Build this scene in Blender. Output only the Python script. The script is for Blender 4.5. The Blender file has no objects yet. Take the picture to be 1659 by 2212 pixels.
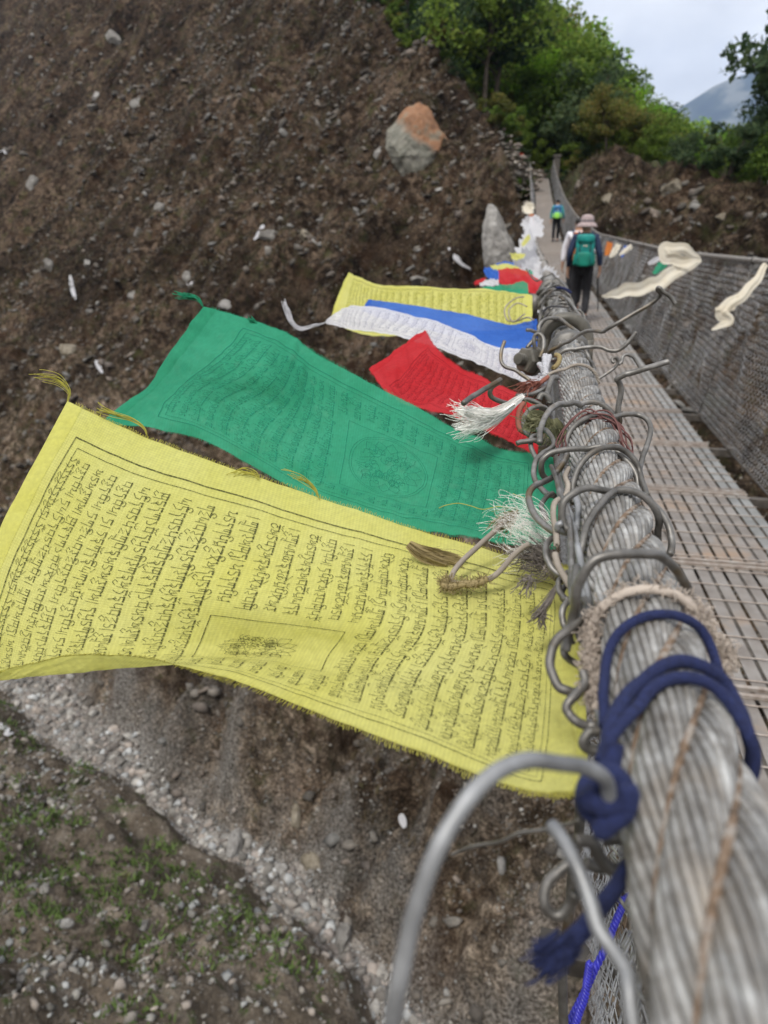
import bpy, math, random
import numpy as np
from mathutils import Vector, Matrix
rnd = random.Random(7)
rng = np.random.default_rng(11)
sc = bpy.context.scene
COL = sc.collection

# ------------------------------------------------------------------ camera, world, sun, exposure
FPX = 1534.0                       # focal length in units of a 1659 x 2212 picture
YAW = math.radians(11.5); PIT = math.atan(591/1534)
cf = np.array([-math.sin(YAW)*math.cos(PIT), math.cos(YAW)*math.cos(PIT), -math.sin(PIT)])
cr = np.array([math.cos(YAW), math.sin(YAW), 0.0]); cu = np.cross(cr, cf)
cam = bpy.data.cameras.new('camera'); cam_o = bpy.data.objects.new('camera', cam); COL.objects.link(cam_o)
cam.sensor_fit = 'VERTICAL'; cam.sensor_height = 17.3; cam.sensor_width = 13.0
cam.lens = 17.3*FPX/2212
cam.clip_start = 0.01; cam.clip_end = 9000
cam_o.matrix_world = Matrix(((cr[0], cu[0], -cf[0], 0), (cr[1], cu[1], -cf[1], 0), (cr[2], cu[2], -cf[2], 0), (0, 0, 0, 1)))
cam.dof.use_dof = True; cam.dof.focus_distance = 0.58; cam.dof.aperture_fstop = 4.7
sc.camera = cam_o

SUN_EL, SUN_AZ = math.radians(58), math.radians(200)
w = bpy.data.worlds.new('World'); sc.world = w; w.use_nodes = True
nt = w.node_tree; nt.nodes.clear()
def N(t, **k):
    n = nt.nodes.new(t)
    for a, b in k.items(): setattr(n, a, b)
    return n
out = N('ShaderNodeOutputWorld'); bg = N('ShaderNodeBackground'); bg.inputs['Strength'].default_value = 0.1
sky = N('ShaderNodeTexSky', sky_type='NISHITA', sun_disc=False, sun_elevation=SUN_EL, sun_rotation=SUN_AZ)
tc = N('ShaderNodeTexCoord'); mp = N('ShaderNodeMapping'); mp.inputs['Scale'].default_value = (1.0, 1.0, 1.9)
mp.inputs['Location'].default_value = (0.35, 0.1, 0.2)
n1 = N('ShaderNodeTexNoise'); n1.inputs['Scale'].default_value = 5.5; n1.inputs['Detail'].default_value = 9; n1.inputs['Roughness'].default_value = 0.52
cr1 = N('ShaderNodeValToRGB')
cr1.color_ramp.elements[0].position = 0.36; cr1.color_ramp.elements[0].color = (5.5, 5.45, 5.55, 1)
cr1.color_ramp.elements[1].position = 0.66; cr1.color_ramp.elements[1].color = (8.3, 8.2, 8.15, 1)
mx = N('ShaderNodeMix', data_type='RGBA'); mx.inputs['Factor'].default_value = 0.97
nt.links.new(tc.outputs['Generated'], mp.inputs['Vector']); nt.links.new(mp.outputs['Vector'], n1.inputs['Vector'])
nt.links.new(n1.outputs['Fac'], cr1.inputs['Fac']); nt.links.new(sky.outputs['Color'], mx.inputs[6])
nt.links.new(cr1.outputs['Color'], mx.inputs[7]); nt.links.new(mx.outputs[2], bg.inputs['Color'])
nt.links.new(bg.outputs['Background'], out.inputs['Surface'])
sun = bpy.data.lights.new('sun', 'SUN'); sun.energy = 2.0; sun.angle = math.radians(14); sun.color = (1, 0.96, 0.9)
sun_o = bpy.data.objects.new('sun', sun); COL.objects.link(sun_o)
sd = Vector((math.sin(SUN_AZ)*math.cos(SUN_EL), math.cos(SUN_AZ)*math.cos(SUN_EL), math.sin(SUN_EL)))
sun_o.rotation_euler = sd.to_track_quat('Z', 'Y').to_euler(); sun_o.location = (0, -20, 40)
sc.view_settings.view_transform = 'Standard'; sc.view_settings.look = 'None'
sc.view_settings.exposure = 0.68; sc.view_settings.gamma = 1.0
try: sc.view_settings.use_curve_mapping = False
except Exception: pass
try:
    sc.cycles.volume_bounces = 2; sc.cycles.max_bounces = 8; sc.cycles.transparent_max_bounces = 16
except Exception: pass

# ------------------------------------------------------------------ helpers
def ray(x, y): return cf + cr*((x-829.5)/FPX) - cu*((y-1106)/FPX)
def at(x, y, z): return ray(x, y)*z
A = np.array
def tag(o, label=None, cat=None, group=None, kind=None):
    if label: o['label'] = label
    if cat: o['category'] = cat
    if group: o['group'] = group
    if kind: o['kind'] = kind
    return o
def empty(name, loc=(0, 0, 0), rz=0.0, scale=1.0):
    o = bpy.data.objects.new(name, None); COL.objects.link(o); o.location = loc; o.rotation_euler = (0, 0, rz)
    o.scale = (scale,)*3; o.empty_display_size = 0.1
    return o
def catmull(P, n):
    P = np.asarray(P, float)
    if len(P) < 3: return np.array([P[0]*(1-t)+P[-1]*t for t in np.linspace(0, 1, max(n, 2))])
    Q = np.vstack([2*P[0]-P[1], P, 2*P[-1]-P[-2]]); m = len(P)-1
    T = np.linspace(0, m, n); out = []
    for t in T:
        i = min(int(t), m-1); f = t-i; a, b, c, d = Q[i], Q[i+1], Q[i+2], Q[i+3]
        out.append(0.5*((2*b)+(-a+c)*f+(2*a-5*b+4*c-d)*f*f+(-a+3*b-3*c+d)*f**3))
    return np.array(out)
def new_mesh(name, V, Fq, mats, parent=None, smooth=True, mi=None, col=None):
    V = np.asarray(V, float).reshape(-1, 3)
    me = bpy.data.meshes.new(name)
    if isinstance(Fq, np.ndarray):
        k = Fq.shape[1]; nf = len(Fq)
        me.vertices.add(len(V)); me.vertices.foreach_set('co', V.astype(np.float32).ravel())
        me.loops.add(nf*k); me.loops.foreach_set('vertex_index', Fq.astype(np.int32).ravel())
        me.polygons.add(nf); me.polygons.foreach_set('loop_start', (np.arange(nf)*k).astype(np.int32))
        me.polygons.foreach_set('loop_total', np.full(nf, k, np.int32))
        me.update(calc_edges=True)
    else:
        me.from_pydata([tuple(v) for v in V], [], [tuple(f) for f in Fq])
    for m in (mats if isinstance(mats, (list, tuple)) else [mats]): me.materials.append(m)
    if mi is not None: me.polygons.foreach_set('material_index', np.asarray(mi, np.int32))
    if smooth: me.polygons.foreach_set('use_smooth', np.ones(len(me.polygons), bool))
    if col is not None:
        at_ = me.attributes.new('tint', 'FLOAT_COLOR', 'POINT')
        c = np.ones((len(V), 4), np.float32); c[:, :3] = col; at_.data.foreach_set('color', c.ravel())
    me.validate(); me.update()
    o = bpy.data.objects.new(name, me); COL.objects.link(o)
    if parent is not None: o.parent = parent
    return o
class MB:
    """collects shapes and links them as one mesh object"""
    def __init__(s): s.v = []; s.f = []; s.m = []; s.n = 0; s.c = []
    def add(s, V, Fs, mi=0, col=(1, 1, 1)):
        V = np.asarray(V, float); s.v.append(V)
        for f in Fs: s.f.append(tuple(int(i)+s.n for i in f)); s.m.append(mi)
        s.c.append(np.tile(np.asarray(col, float), (len(V), 1))); s.n += len(V)
    def tube(s, P, r, k=8, mi=0, cap=True, col=(1, 1, 1)):
        P = np.asarray(P, float); n = len(P); r = np.broadcast_to(np.asarray(r, float), (n,))
        T = np.gradient(P, axis=0); T /= (np.linalg.norm(T, axis=1)[:, None]+1e-12)
        u = np.cross(T[0], A([0.3, 0.2, 0.93])); u /= np.linalg.norm(u)+1e-12
        V = []; ang = np.arange(k)*2*math.pi/k
        for i in range(n):
            u = u - T[i]*np.dot(u, T[i]); u /= np.linalg.norm(u)+1e-12; b = np.cross(T[i], u)
            V.append(P[i]+r[i]*(np.cos(ang)[:, None]*u+np.sin(ang)[:, None]*b))
        V = np.vstack(V); Fs = []
        for i in range(n-1):
            for j in range(k):
                a = i*k+j; b_ = i*k+(j+1) % k; Fs.append((a, b_, b_+k, a+k))
        if cap: Fs.append(tuple(range(k))[::-1]); Fs.append(tuple((n-1)*k+j for j in range(k)))
        s.add(V, Fs, mi, col)
    def box(s, c, h, R=None, mi=0, col=(1, 1, 1)):
        c = A(c, float); h = A(h, float)
        V = A([[x, y, z] for z in (-1, 1) for y in (-1, 1) for x in (-1, 1)], float)*h
        if R is not None: V = V@np.asarray(R).T
        s.add(V+c, [(0, 2, 3, 1), (4, 5, 7, 6), (0, 1, 5, 4), (2, 6, 7, 3), (0, 4, 6, 2), (1, 3, 7, 5)], mi, col)
    def sheet(s, G, mi=0, col=(1, 1, 1)):
        G = np.asarray(G, float); a, b = G.shape[:2]
        s.add(G.reshape(-1, 3), [(i*b+j, i*b+j+1, (i+1)*b+j+1, (i+1)*b+j) for i in range(a-1) for j in range(b-1)], mi, col)
    def lathe(s, prof, c=(0, 0, 0), k=20, sc_=(1, 1, 1), mi=0, R=None, col=(1, 1, 1)):
        V = []
        for r_, z in prof:
            for j in range(k): t = 2*math.pi*j/k; V.append((r_*math.cos(t)*sc_[0], r_*math.sin(t)*sc_[1], z*sc_[2]))
        V = A(V)
        if R is not None: V = V@np.asarray(R).T
        n = len(prof); Fs = [(i*k+j, i*k+(j+1) % k, (i+1)*k+(j+1) % k, (i+1)*k+j) for i in range(n-1) for j in range(k)]
        if prof[0][0] > 1e-4: Fs.append(tuple(range(k))[::-1])
        if prof[-1][0] > 1e-4: Fs.append(tuple((n-1)*k+j for j in range(k)))
        s.add(V+A(c, float), Fs, mi, col)
    def build(s, name, mats, parent=None, smooth=True, tint=False):
        return new_mesh(name, np.vstack(s.v), s.f, mats, parent, smooth, s.m, np.vstack(s.c) if tint else None)

# value noise
_perm = rng.random((256, 256))
def vnoise(x, y):
    xi = np.floor(x).astype(int); yi = np.floor(y).astype(int); fx = x-xi; fy = y-yi
    fx = fx*fx*(3-2*fx); fy = fy*fy*(3-2*fy)
    a = _perm[xi % 256, yi % 256]; b = _perm[(xi+1) % 256, yi % 256]; c = _perm[xi % 256, (yi+1) % 256]; d = _perm[(xi+1) % 256, (yi+1) % 256]
    return (a*(1-fx)+b*fx)*(1-fy)+(c*(1-fx)+d*fx)*fy
def fbm(x, y, o=4, g=0.5):
    t = 0; a = 1; n = 0
    for i in range(o): t = t+a*(vnoise(x+17.3*i, y+9.1*i)-0.5); n += a; a *= g; x = x*2.03; y = y*2.03
    return t/n*2
def sstep(t): t = np.clip(t, 0, 1); return t*t*(3-2*t)

# ------------------------------------------------------------------ materials
def mat(name, col=(0.5, 0.5, 0.5), rough=0.7, metal=0.0, spec=None):
    m = bpy.data.materials.new(name); m.use_nodes = True; b = m.node_tree.nodes['Principled BSDF']
    b.inputs['Base Color'].default_value = (*col, 1); b.inputs['Roughness'].default_value = rough; b.inputs['Metallic'].default_value = metal
    if spec is not None: b.inputs['Specular IOR Level'].default_value = spec
    return m
class G:
    def __init__(s, m): s.m = m; s.t = m.node_tree; s.b = s.t.nodes['Principled BSDF']
    def n(s, t, **k):
        q = s.t.nodes.new(t)
        for a, b in k.items():
            if a.startswith('_'): q.inputs[a[1:].replace('_', ' ')].default_value = b
            else: setattr(q, a, b)
        return q
    def l(s, a, b): s.t.links.new(a, b)
    def coord(s, scale=1.0, kind='Object'):
        c = s.n('ShaderNodeTexCoord'); mpn = s.n('ShaderNodeMapping')
        mpn.inputs['Scale'].default_value = scale if isinstance(scale, (tuple, list)) else (scale,)*3
        s.l(c.outputs[kind], mpn.inputs['Vector']); return mpn.outputs['Vector']
    def noise(s, vec, scale, detail=6, rough=0.55):
        q = s.n('ShaderNodeTexNoise'); s.l(vec, q.inputs['Vector']); q.inputs['Scale'].default_value = scale
        q.inputs['Detail'].default_value = detail; q.inputs['Roughness'].default_value = rough; return q.outputs['Fac']
    def ramp(s, fac, stops):
        q = s.n('ShaderNodeValToRGB'); e = q.color_ramp.elements
        while len(e) < len(stops): e.new(0.5)
        for i, (p, c) in enumerate(stops): e[i].position = p; e[i].color = (*c, 1) if len(c) == 3 else c
        s.l(fac, q.inputs['Fac']); return q.outputs['Color']
    def mix(s, f, a, b, bt='MIX'):
        q = s.n('ShaderNodeMix', data_type='RGBA', blend_type=bt)
        for inp, val in ((q.inputs[0], f), (q.inputs[6], a), (q.inputs[7], b)):
            if hasattr(val, 'is_linked') or hasattr(val, 'links'): s.l(val, inp)
            elif isinstance(val, (int, float)): inp.default_value = val
            else: inp.default_value = (*val, 1)
        return q.outputs[2]
    def bump(s, h, strength=0.5, dist=0.01):
        q = s.n('ShaderNodeBump'); q.inputs['Strength'].default_value = strength; q.inputs['Distance'].default_value = dist
        s.l(h, q.inputs['Height']); s.l(q.outputs['Normal'], s.b.inputs['Normal'])
    def color(s, c): s.l(c, s.b.inputs['Base Color'])

def noisy(name, stops, scale, rough=0.8, metal=0.0, bump=0.3, dist=0.01, detail=7, bscale=None, tint=False):
    m = mat(name, rough=rough, metal=metal); g = G(m); v = g.coord(); f = g.noise(v, scale, detail)
    c = g.ramp(f, stops)
    if tint:
        a = g.n('ShaderNodeAttribute', attribute_name='tint'); c = g.mix(1.0, c, a.outputs['Color'], 'MULTIPLY')
    g.color(c); g.bump(g.noise(v, bscale or scale*3, 5), bump, dist); return m
def soil(name, dark, mid, light, green=0.0, pebble=0.35, blotch=(0.045, 0.035, 0.025)):
    m = mat(name, rough=0.95, spec=0.15); g = G(m); v = g.coord()
    big = g.noise(v, 0.22, 5); med = g.noise(v, 1.6, 8, 0.65); fine = g.noise(v, 9.0, 8, 0.7)
    c = g.ramp(med, [(0.28, dark), (0.5, mid), (0.72, light)])
    c2 = g.ramp(fine, [(0.3, (0.45, 0.42, 0.4)), (0.52, (0.95, 0.93, 0.9)), (0.75, (1.6, 1.55, 1.5))])
    c = g.mix(0.85, c, c2, 'MULTIPLY')
    bigf = g.ramp(big, [(0.42, (0, 0, 0)), (0.6, (1, 1, 1))]); c = g.mix(bigf, c, g.mix(0.5, c, blotch))
    vo = g.n('ShaderNodeTexVoronoi', feature='F1'); vo.inputs['Scale'].default_value = 7.0; g.l(v, vo.inputs['Vector'])
    vm = g.ramp(vo.outputs['Distance'], [(0.16, (1, 1, 1)), (0.26, (0, 0, 0))])
    sel = g.ramp(vo.outputs['Color'], [(1-pebble-0.02, (0, 0, 0)), (1-pebble, (1, 1, 1))])
    pk = g.mix(1.0, vm, sel, 'MULTIPLY')
    c = g.mix(pk, c, g.mix(0.5, light, (0.24, 0.22, 0.2)))
    if green > 0:
        gf = g.ramp(g.noise(v, 1.1, 6, 0.7), [(0.6-green*0.12, (0, 0, 0)), (0.66-green*0.1, (1, 1, 1))])
        gf2 = g.ramp(g.noise(v, 14, 3), [(0.4, (0, 0, 0)), (0.55, (1, 1, 1))])
        c = g.mix(g.mix(1.0, gf, gf2, 'MULTIPLY'), c, (0.05, 0.075, 0.022))
    g.color(c)
    h = g.mix(0.5, fine, vo.outputs['Distance']); g.bump(h, 0.9, 0.12)
    return m
M = {}
M['soil_far'] = soil('brown_scree', (0.018, 0.0125, 0.0085), (0.045, 0.032, 0.022), (0.11, 0.087, 0.068), 0.15, 0.2)
M['soil_low'] = soil('grey_scree', (0.06, 0.048, 0.035), (0.135, 0.112, 0.088), (0.26, 0.23, 0.195), 0.35, 0.3, (0.06, 0.05, 0.038))
M['gravel'] = soil('pale_gravel', (0.16, 0.145, 0.13), (0.29, 0.27, 0.25), (0.45, 0.43, 0.41), 0.0, 0.6, (0.2, 0.18, 0.16))
M['soil_bank'] = soil('bank_soil', (0.022, 0.015, 0.01), (0.06, 0.043, 0.03), (0.14, 0.11, 0.085), 0.3, 0.25)
M['forest_floor'] = soil('forest_floor', (0.02, 0.022, 0.01), (0.05, 0.05, 0.025), (0.1, 0.09, 0.05), 0.9, 0.1)
M['stone'] = noisy('grey_stone', [(0.3, (0.55, 0.55, 0.54)), (0.5, (0.95, 0.94, 0.92)), (0.72, (1.35, 1.33, 1.3))], 3.0, 0.9, tint=True, dist=0.03)
M['leaf_litter'] = mat('mid', (0.06, 0.09, 0.025), 0.8)

def metal_mat(name, c0, c1, c2, rough=0.5, metal=0.6, scale=60, rust=None, tint=False):
    m = mat(name, rough=rough, metal=metal); g = G(m); v = g.coord(); f = g.noise(v, scale, 6, 0.6)
    c = g.ramp(f, [(0.3, c0), (0.5, c1), (0.72, c2)])
    if rust:
        rf = g.ramp(g.noise(v, scale*0.35, 5), [(0.55, (0, 0, 0)), (0.68, (1, 1, 1))]); c = g.mix(rf, c, rust)
    if tint: a = g.n('ShaderNodeAttribute', attribute_name='tint'); c = g.mix(1.0, c, a.outputs['Color'], 'MULTIPLY')
    g.color(c); g.bump(g.noise(v, scale*5, 4), 0.25, 0.0004)
    rr = g.ramp(f, [(0.2, (rough-.12,)*3), (0.8, (rough+.15,)*3)]); g.l(rr, g.b.inputs['Roughness']); return m
M['wire'] = metal_mat('old_wire', (0.095, 0.09, 0.08), (0.18, 0.172, 0.16), (0.31, 0.305, 0.295), 0.46, 0.6, 70, (0.15, 0.11, 0.06))
M['wire_dark'] = metal_mat('dark_wire', (0.07, 0.066, 0.06), (0.13, 0.125, 0.115), (0.22, 0.21, 0.2), 0.5, 0.55, 70, (0.1, 0.07, 0.04))
M['wire_light'] = metal_mat('bright_wire', (0.16, 0.163, 0.165), (0.25, 0.256, 0.262), (0.37, 0.38, 0.39), 0.5, 0.45, 60)
M['strand'] = metal_mat('cable_strand', (0.16, 0.145, 0.13), (0.3, 0.292, 0.285), (0.5, 0.505, 0.51), 0.55, 0.3, 110, (0.28, 0.25, 0.22), True)
M['cable_core'] = noisy('cable_grime', [(0.35, (0.07, 0.05, 0.035)), (0.5, (0.17, 0.115, 0.075)), (0.62, (0.27, 0.24, 0.21))], 130, 0.95, bump=0.5, dist=0.002)
M['cable_far'] = metal_mat('cable_far', (0.14, 0.12, 0.1), (0.24, 0.22, 0.2), (0.36, 0.34, 0.32), 0.6, 0.3, 30)
M['clamp'] = metal_mat('painted_clamp', (0.06, 0.056, 0.045), (0.105, 0.098, 0.082), (0.17, 0.155, 0.13), 0.55, 0.2, 40, (0.24, 0.165, 0.11))
M['net'] = metal_mat('netting', (0.22, 0.22, 0.22), (0.36, 0.36, 0.36), (0.52, 0.52, 0.52), 0.5, 0.5, 9, (0.16, 0.11, 0.07))
M['deck'] = metal_mat('deck_slat', (0.145, 0.125, 0.108), (0.215, 0.195, 0.178), (0.28, 0.265, 0.25), 0.6, 0.15, 7, (0.29, 0.21, 0.15))
M['deck_grey'] = metal_mat('deck_edge_slat', (0.16, 0.16, 0.15), (0.235, 0.237, 0.23), (0.31, 0.315, 0.31), 0.55, 0.25, 7)
M['deck_dark'] = metal_mat('deck_beam', (0.04, 0.035, 0.03), (0.085, 0.075, 0.065), (0.16, 0.14, 0.12), 0.7, 0.2, 12)
M['rod'] = metal_mat('deck_rod', (0.22, 0.17, 0.14), (0.34, 0.29, 0.25), (0.45, 0.42, 0.39), 0.55, 0.3, 30)

def cloth_mat(name, c0, c1, transl=0.45, transp=0.06, weave=2600, weave_b=0.35):
    m = mat(name, rough=0.85, spec=0.15); g = G(m); t = g.t
    v = g.coord(); f = g.noise(v, 14, 6, 0.6); fn = g.noise(v, 220, 3, 0.6)
    c = g.ramp(f, [(0.3, c0), (0.7, c1)]); c = g.mix(0.16, c, g.ramp(fn, [(0.3, (0.35,)*3), (0.7, (1.3,)*3)]), 'MULTIPLY')
    uv = g.n('ShaderNodeUVMap'); w1 = g.n('ShaderNodeTexWave', bands_direction='X'); w2 = g.n('ShaderNodeTexWave', bands_direction='Y')
    for q in (w1, w2):
        q.inputs['Scale'].default_value = 1.0; q.inputs['Distortion'].default_value = 0.6; q.inputs['Detail'].default_value = 1
    for q, sx in ((w1, (60, 8, 1)), (w2, (8, 44, 1))):
        mq = g.n('ShaderNodeMapping'); mq.inputs['Scale'].default_value = sx; g.l(uv.outputs['UV'], mq.inputs['Vector']); g.l(mq.outputs['Vector'], q.inputs['Vector'])
    wv = g.mix(0.5, w1.outputs['Fac'], w2.outputs['Fac'])
    c = g.mix(0.14, c, wv, 'MULTIPLY')
    g.color(c)
    bp = g.n('ShaderNodeBump'); bp.inputs['Strength'].default_value = 0.35; bp.inputs['Distance'].default_value = 0.0012
    g.l(g.mix(0.5, g.noise(v, 45, 5, 0.6), wv), bp.inputs['Height']); g.l(bp.outputs['Normal'], g.b.inputs['Normal'])
    tr = g.n('ShaderNodeBsdfTranslucent'); g.l(c, tr.inputs['Color']); ms = g.n('ShaderNodeMixShader'); ms.inputs[0].default_value = transl
    tp = g.n('ShaderNodeBsdfTransparent'); m2 = g.n('ShaderNodeMixShader'); m2.inputs[0].default_value = transp
    g.l(g.b.outputs['BSDF'], ms.inputs[1]); g.l(tr.outputs['BSDF'], ms.inputs[2])
    g.l(ms.outputs['Shader'], m2.inputs[1]); g.l(tp.outputs['BSDF'], m2.inputs[2])
    g.l(m2.outputs['Shader'], t.nodes['Material Output'].inputs['Surface']); return m
M['yellow'] = cloth_mat('yellow_cotton', (0.8, 0.78, 0.2), (0.87, 0.86, 0.3), 0.5, 0.04)
M['white_thread'] = mat('white_thread', (0.93, 0.92, 0.88), 0.9)
M['yellow_thread'] = cloth_mat('yellow_thread', (0.7, 0.66, 0.12), (0.8, 0.76, 0.2), 0.5, 0.0)
M['green'] = cloth_mat('green_cotton', (0.04, 0.40, 0.22), (0.075, 0.52, 0.31), 0.5, 0.1)
M['red'] = cloth_mat('red_cotton', (0.68, 0.03, 0.04), (0.78, 0.06, 0.075), 0.5, 0.05)
M['blue'] = cloth_mat('blue_cotton', (0.045, 0.16, 0.62), (0.07, 0.22, 0.76), 0.45, 0.05)
M['white'] = cloth_mat('white_cotton', (0.84, 0.84, 0.88), (0.9, 0.9, 0.93), 0.45, 0.08)
M['cream'] = cloth_mat('cream_silk', (0.84, 0.76, 0.6), (0.92, 0.87, 0.75), 0.35, 0.02)
M['orange'] = cloth_mat('orange_cotton', (0.7, 0.2, 0.05), (0.8, 0.3, 0.08), 0.4, 0.0)
M['beige_fray'] = cloth_mat('beige_fray', (0.62, 0.53, 0.45), (0.82, 0.73, 0.64), 0.3, 0.0)
M['olive_fray'] = cloth_mat('olive_fray', (0.2, 0.2, 0.1), (0.36, 0.36, 0.22), 0.3, 0.0)
M['brown_fray'] = cloth_mat('brown_fray', (0.36, 0.28, 0.13), (0.55, 0.45, 0.24), 0.3, 0.0)
M['grey_fray'] = cloth_mat('grey_fray', (0.25, 0.22, 0.2), (0.4, 0.36, 0.33), 0.3, 0.0)
M['red_fray'] = cloth_mat('red_fray', (0.35, 0.13, 0.1), (0.5, 0.22, 0.16), 0.3, 0.0)
M['purple_thread'] = cloth_mat('purple_thread', (0.13, 0.06, 0.06), (0.25, 0.13, 0.12), 0.2, 0.0)
M['grey_cord'] = cloth_mat('grey_cord', (0.3, 0.26, 0.22), (0.48, 0.43, 0.37), 0.1, 0.0)
def ink_mat(name, col):
    m = mat(name, col, 0.9, spec=0.1); g = G(m); f = g.noise(g.coord(), 700, 3)
    tp = g.n('ShaderNodeBsdfTransparent'); ms = g.n('ShaderNodeMixShader')
    g.l(g.ramp(f, [(0.38, (0.05,)*3), (0.62, (0.55,)*3)]), ms.inputs[0]); g.l(g.b.outputs['BSDF'], ms.inputs[1]); g.l(tp.outputs['BSDF'], ms.inputs[2])
    g.l(ms.outputs['Shader'], g.t.nodes['Material Output'].inputs['Surface']); return m
M['ink'] = ink_mat('printed_ink', (0.045, 0.05, 0.02)); M['ink_green'] = ink_mat('ink_on_green', (0.015, 0.2, 0.12))
M['ink_red'] = ink_mat('ink_on_red', (0.3, 0.012, 0.02)); M['ink_white'] = ink_mat('ink_on_white', (0.38, 0.38, 0.46)); M['ink_yellow'] = ink_mat('ink_on_far_yellow', (0.3, 0.3, 0.05))
M['blue_cord'] = noisy('navy_cord', [(0.3, (0.005, 0.009, 0.045)), (0.7, (0.014, 0.024, 0.1))], 500, 0.9, bump=1.0, dist=0.0012, bscale=1300)
M['blue_rope'] = noisy('blue_rope', [(0.3, (0.02, 0.02, 0.3)), (0.7, (0.05, 0.05, 0.55))], 200, 0.35, bump=0.3, dist=0.0003, bscale=600)

# ------------------------------------------------------------------ bridge geometry
DY = [-3, 4, 8, 11.7, 21, 29.74, 33, 40, 46.8, 55.8]; DZ = [-1.35, -1.35, -1.30, -1.22, -0.80, -0.20, 0.22, 1.2, 2.2, 3.98]
LP = A([(0.055, -3, -0.155), (0.055, 2, -0.155), (0.04, 6, -0.157), (0.0, 10, -0.14), (-0.12, 21, 0.11), (-0.3, 29.7, 0.81), (-0.5, 37, 1.85), (-0.73, 46, 3.28), (-0.98, 55.8, 5.0)])
RP = A([(1.6, -3, -0.155), (1.6, 6, -0.155), (1.6, 9.5, -0.15), (1.55, 21, 0.11), (1.3, 29.7, 0.81), (1.0, 37, 1.85), (0.79, 46, 3.28), (0.6, 55.8, 5.05)])
def smooth_interp(xs, vs):
    xs = A(xs, float); vs = A(vs, float); fine = np.linspace(xs[0], xs[-1], 600); q = np.interp(fine, xs, vs)
    k = np.ones(31)/31; qp = np.pad(q, 15, mode='reflect', reflect_type='odd'); q = np.convolve(qp, k, 'valid')
    return lambda y: np.interp(y, fine, q)
deckz = smooth_interp(DY, DZ)
midx = smooth_interp([-3, 12, 29.7, 46.8, 55.8], [0.78, 0.76, 0.43, 0.12, -0.12])
lx = smooth_interp(LP[:, 1], LP[:, 0]); lz = smooth_interp(LP[:, 1], LP[:, 2]); rx = smooth_interp(RP[:, 1], RP[:, 0]); rz_ = smooth_interp(RP[:, 1], RP[:, 2])
HW = 0.475

# ------------------------------------------------------------------ terrain
C0 = A([-2.4, 12.9])
def frame(x, y): px = x-C0[0]; py = y-C0[1]; return 0.506*px+0.863*py, 0.863*px-0.506*py
def from_frame(s, q): return C0[0]+0.506*s+0.863*q, C0[1]+0.863*s-0.506*q
R0 = A([-3.0, 53.0]); RD = A([-0.537, 0.843]); RM = A([0.843, 0.537])
CQ = [-29.26, -24.96, -22.6, -17.46, -13.06, -9.77, -7.26, -5.16, -3.17, -0.72, 0.83]; CS = [-0.3, -0.14, 0.19, 0.33, 0.56, 0.66, 1.22, 1.08, 0.84, 0.88, 0.06]
def creek_s(q): return np.interp(q, CQ, CS)+0.75*fbm(q*0.55, q*0+3.3, 4)+0.6*np.clip(q-CQ[-1], 0, 99)*0.2
def creek_w(q): return 0.5+0.7*fbm(q*0.5, q*0+8.8, 3)+0.5*sstep((-q-10)/10)
SPURS = ((-22.5, 2.2, 2.8, 9), (-17.6, 2.6, 4.2, 10), (-13.2, 1.7, 2.4, 7), (-9.4, 2.3, 4.0, 10), (-5.2, 1.8, 3.0, 8), (-1.8, 2.0, 3.4, 9), (2.5, 2.0, 2.6, 8), (-27, 2.5, 3.0, 9))
def spur(sf, q, s):
    qw = q+1.1*fbm(q*0.3, s*0.3, 3); v = 0
    for qc, wq, am, s1 in SPURS: v = v+am/3.4*np.clip(1-np.abs(qw-qc-0.06*sf)/wq, 0, 1)*sstep(sf/1.0)*sstep((s1-sf)/(s1*0.8)+0.35)
    return np.clip(v, 0, 1)
def base_h(x, y):
    s, q = frame(x, y); s = s-creek_s(q); wd = creek_w(q)
    sf = np.maximum(s-wd, 0); hf = np.where(sf < 50, 0.6*sf+0.006*sf*sf, 45+1.2*(sf-50))
    qw = q+1.1*fbm(q*0.3, s*0.3, 3)
    for qc, wq, am, s1 in SPURS:
        hf = hf+am*np.clip(1-np.abs(qw-qc-0.06*sf)/wq, 0, 1)**1.15*sstep(sf/2.2)*sstep((s1-sf)/(s1*0.8)+0.35)
    rid2 = 1-np.abs(fbm(qw*0.22+2, s*0.05+1, 3))*2.6
    hf = hf+1.3*np.clip(rid2, 0, 1)*sstep((sf-6)/6)-1.6*np.clip(0.35-np.abs(fbm(qw*0.09+5, s*0.035+8, 3))*2.2, 0, 1)*sstep((sf-8)/6)
    sn = np.maximum(-s-wd, 0); hn = 0.58*sn+1.1*sstep(sn/1.0)*(0.5+0.5*fbm(q*0.3, s*0+5, 2))
    return -20.4+hf+hn
def smin(a, b, k): h = np.clip(0.5+0.5*(b-a)/k, 0, 1); return b*(1-h)+a*h-k*h*(1-h)
def terr_T(x, y):
    return 4.0-0.3*np.clip(x-4, 0, 12)+0.5*fbm(x*0.12+4, y*0.12, 3)+0.55*np.clip(10-x, 0, 60)*sstep((y-58)/40)+0.06*np.clip(y-60, 0, 200)
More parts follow.
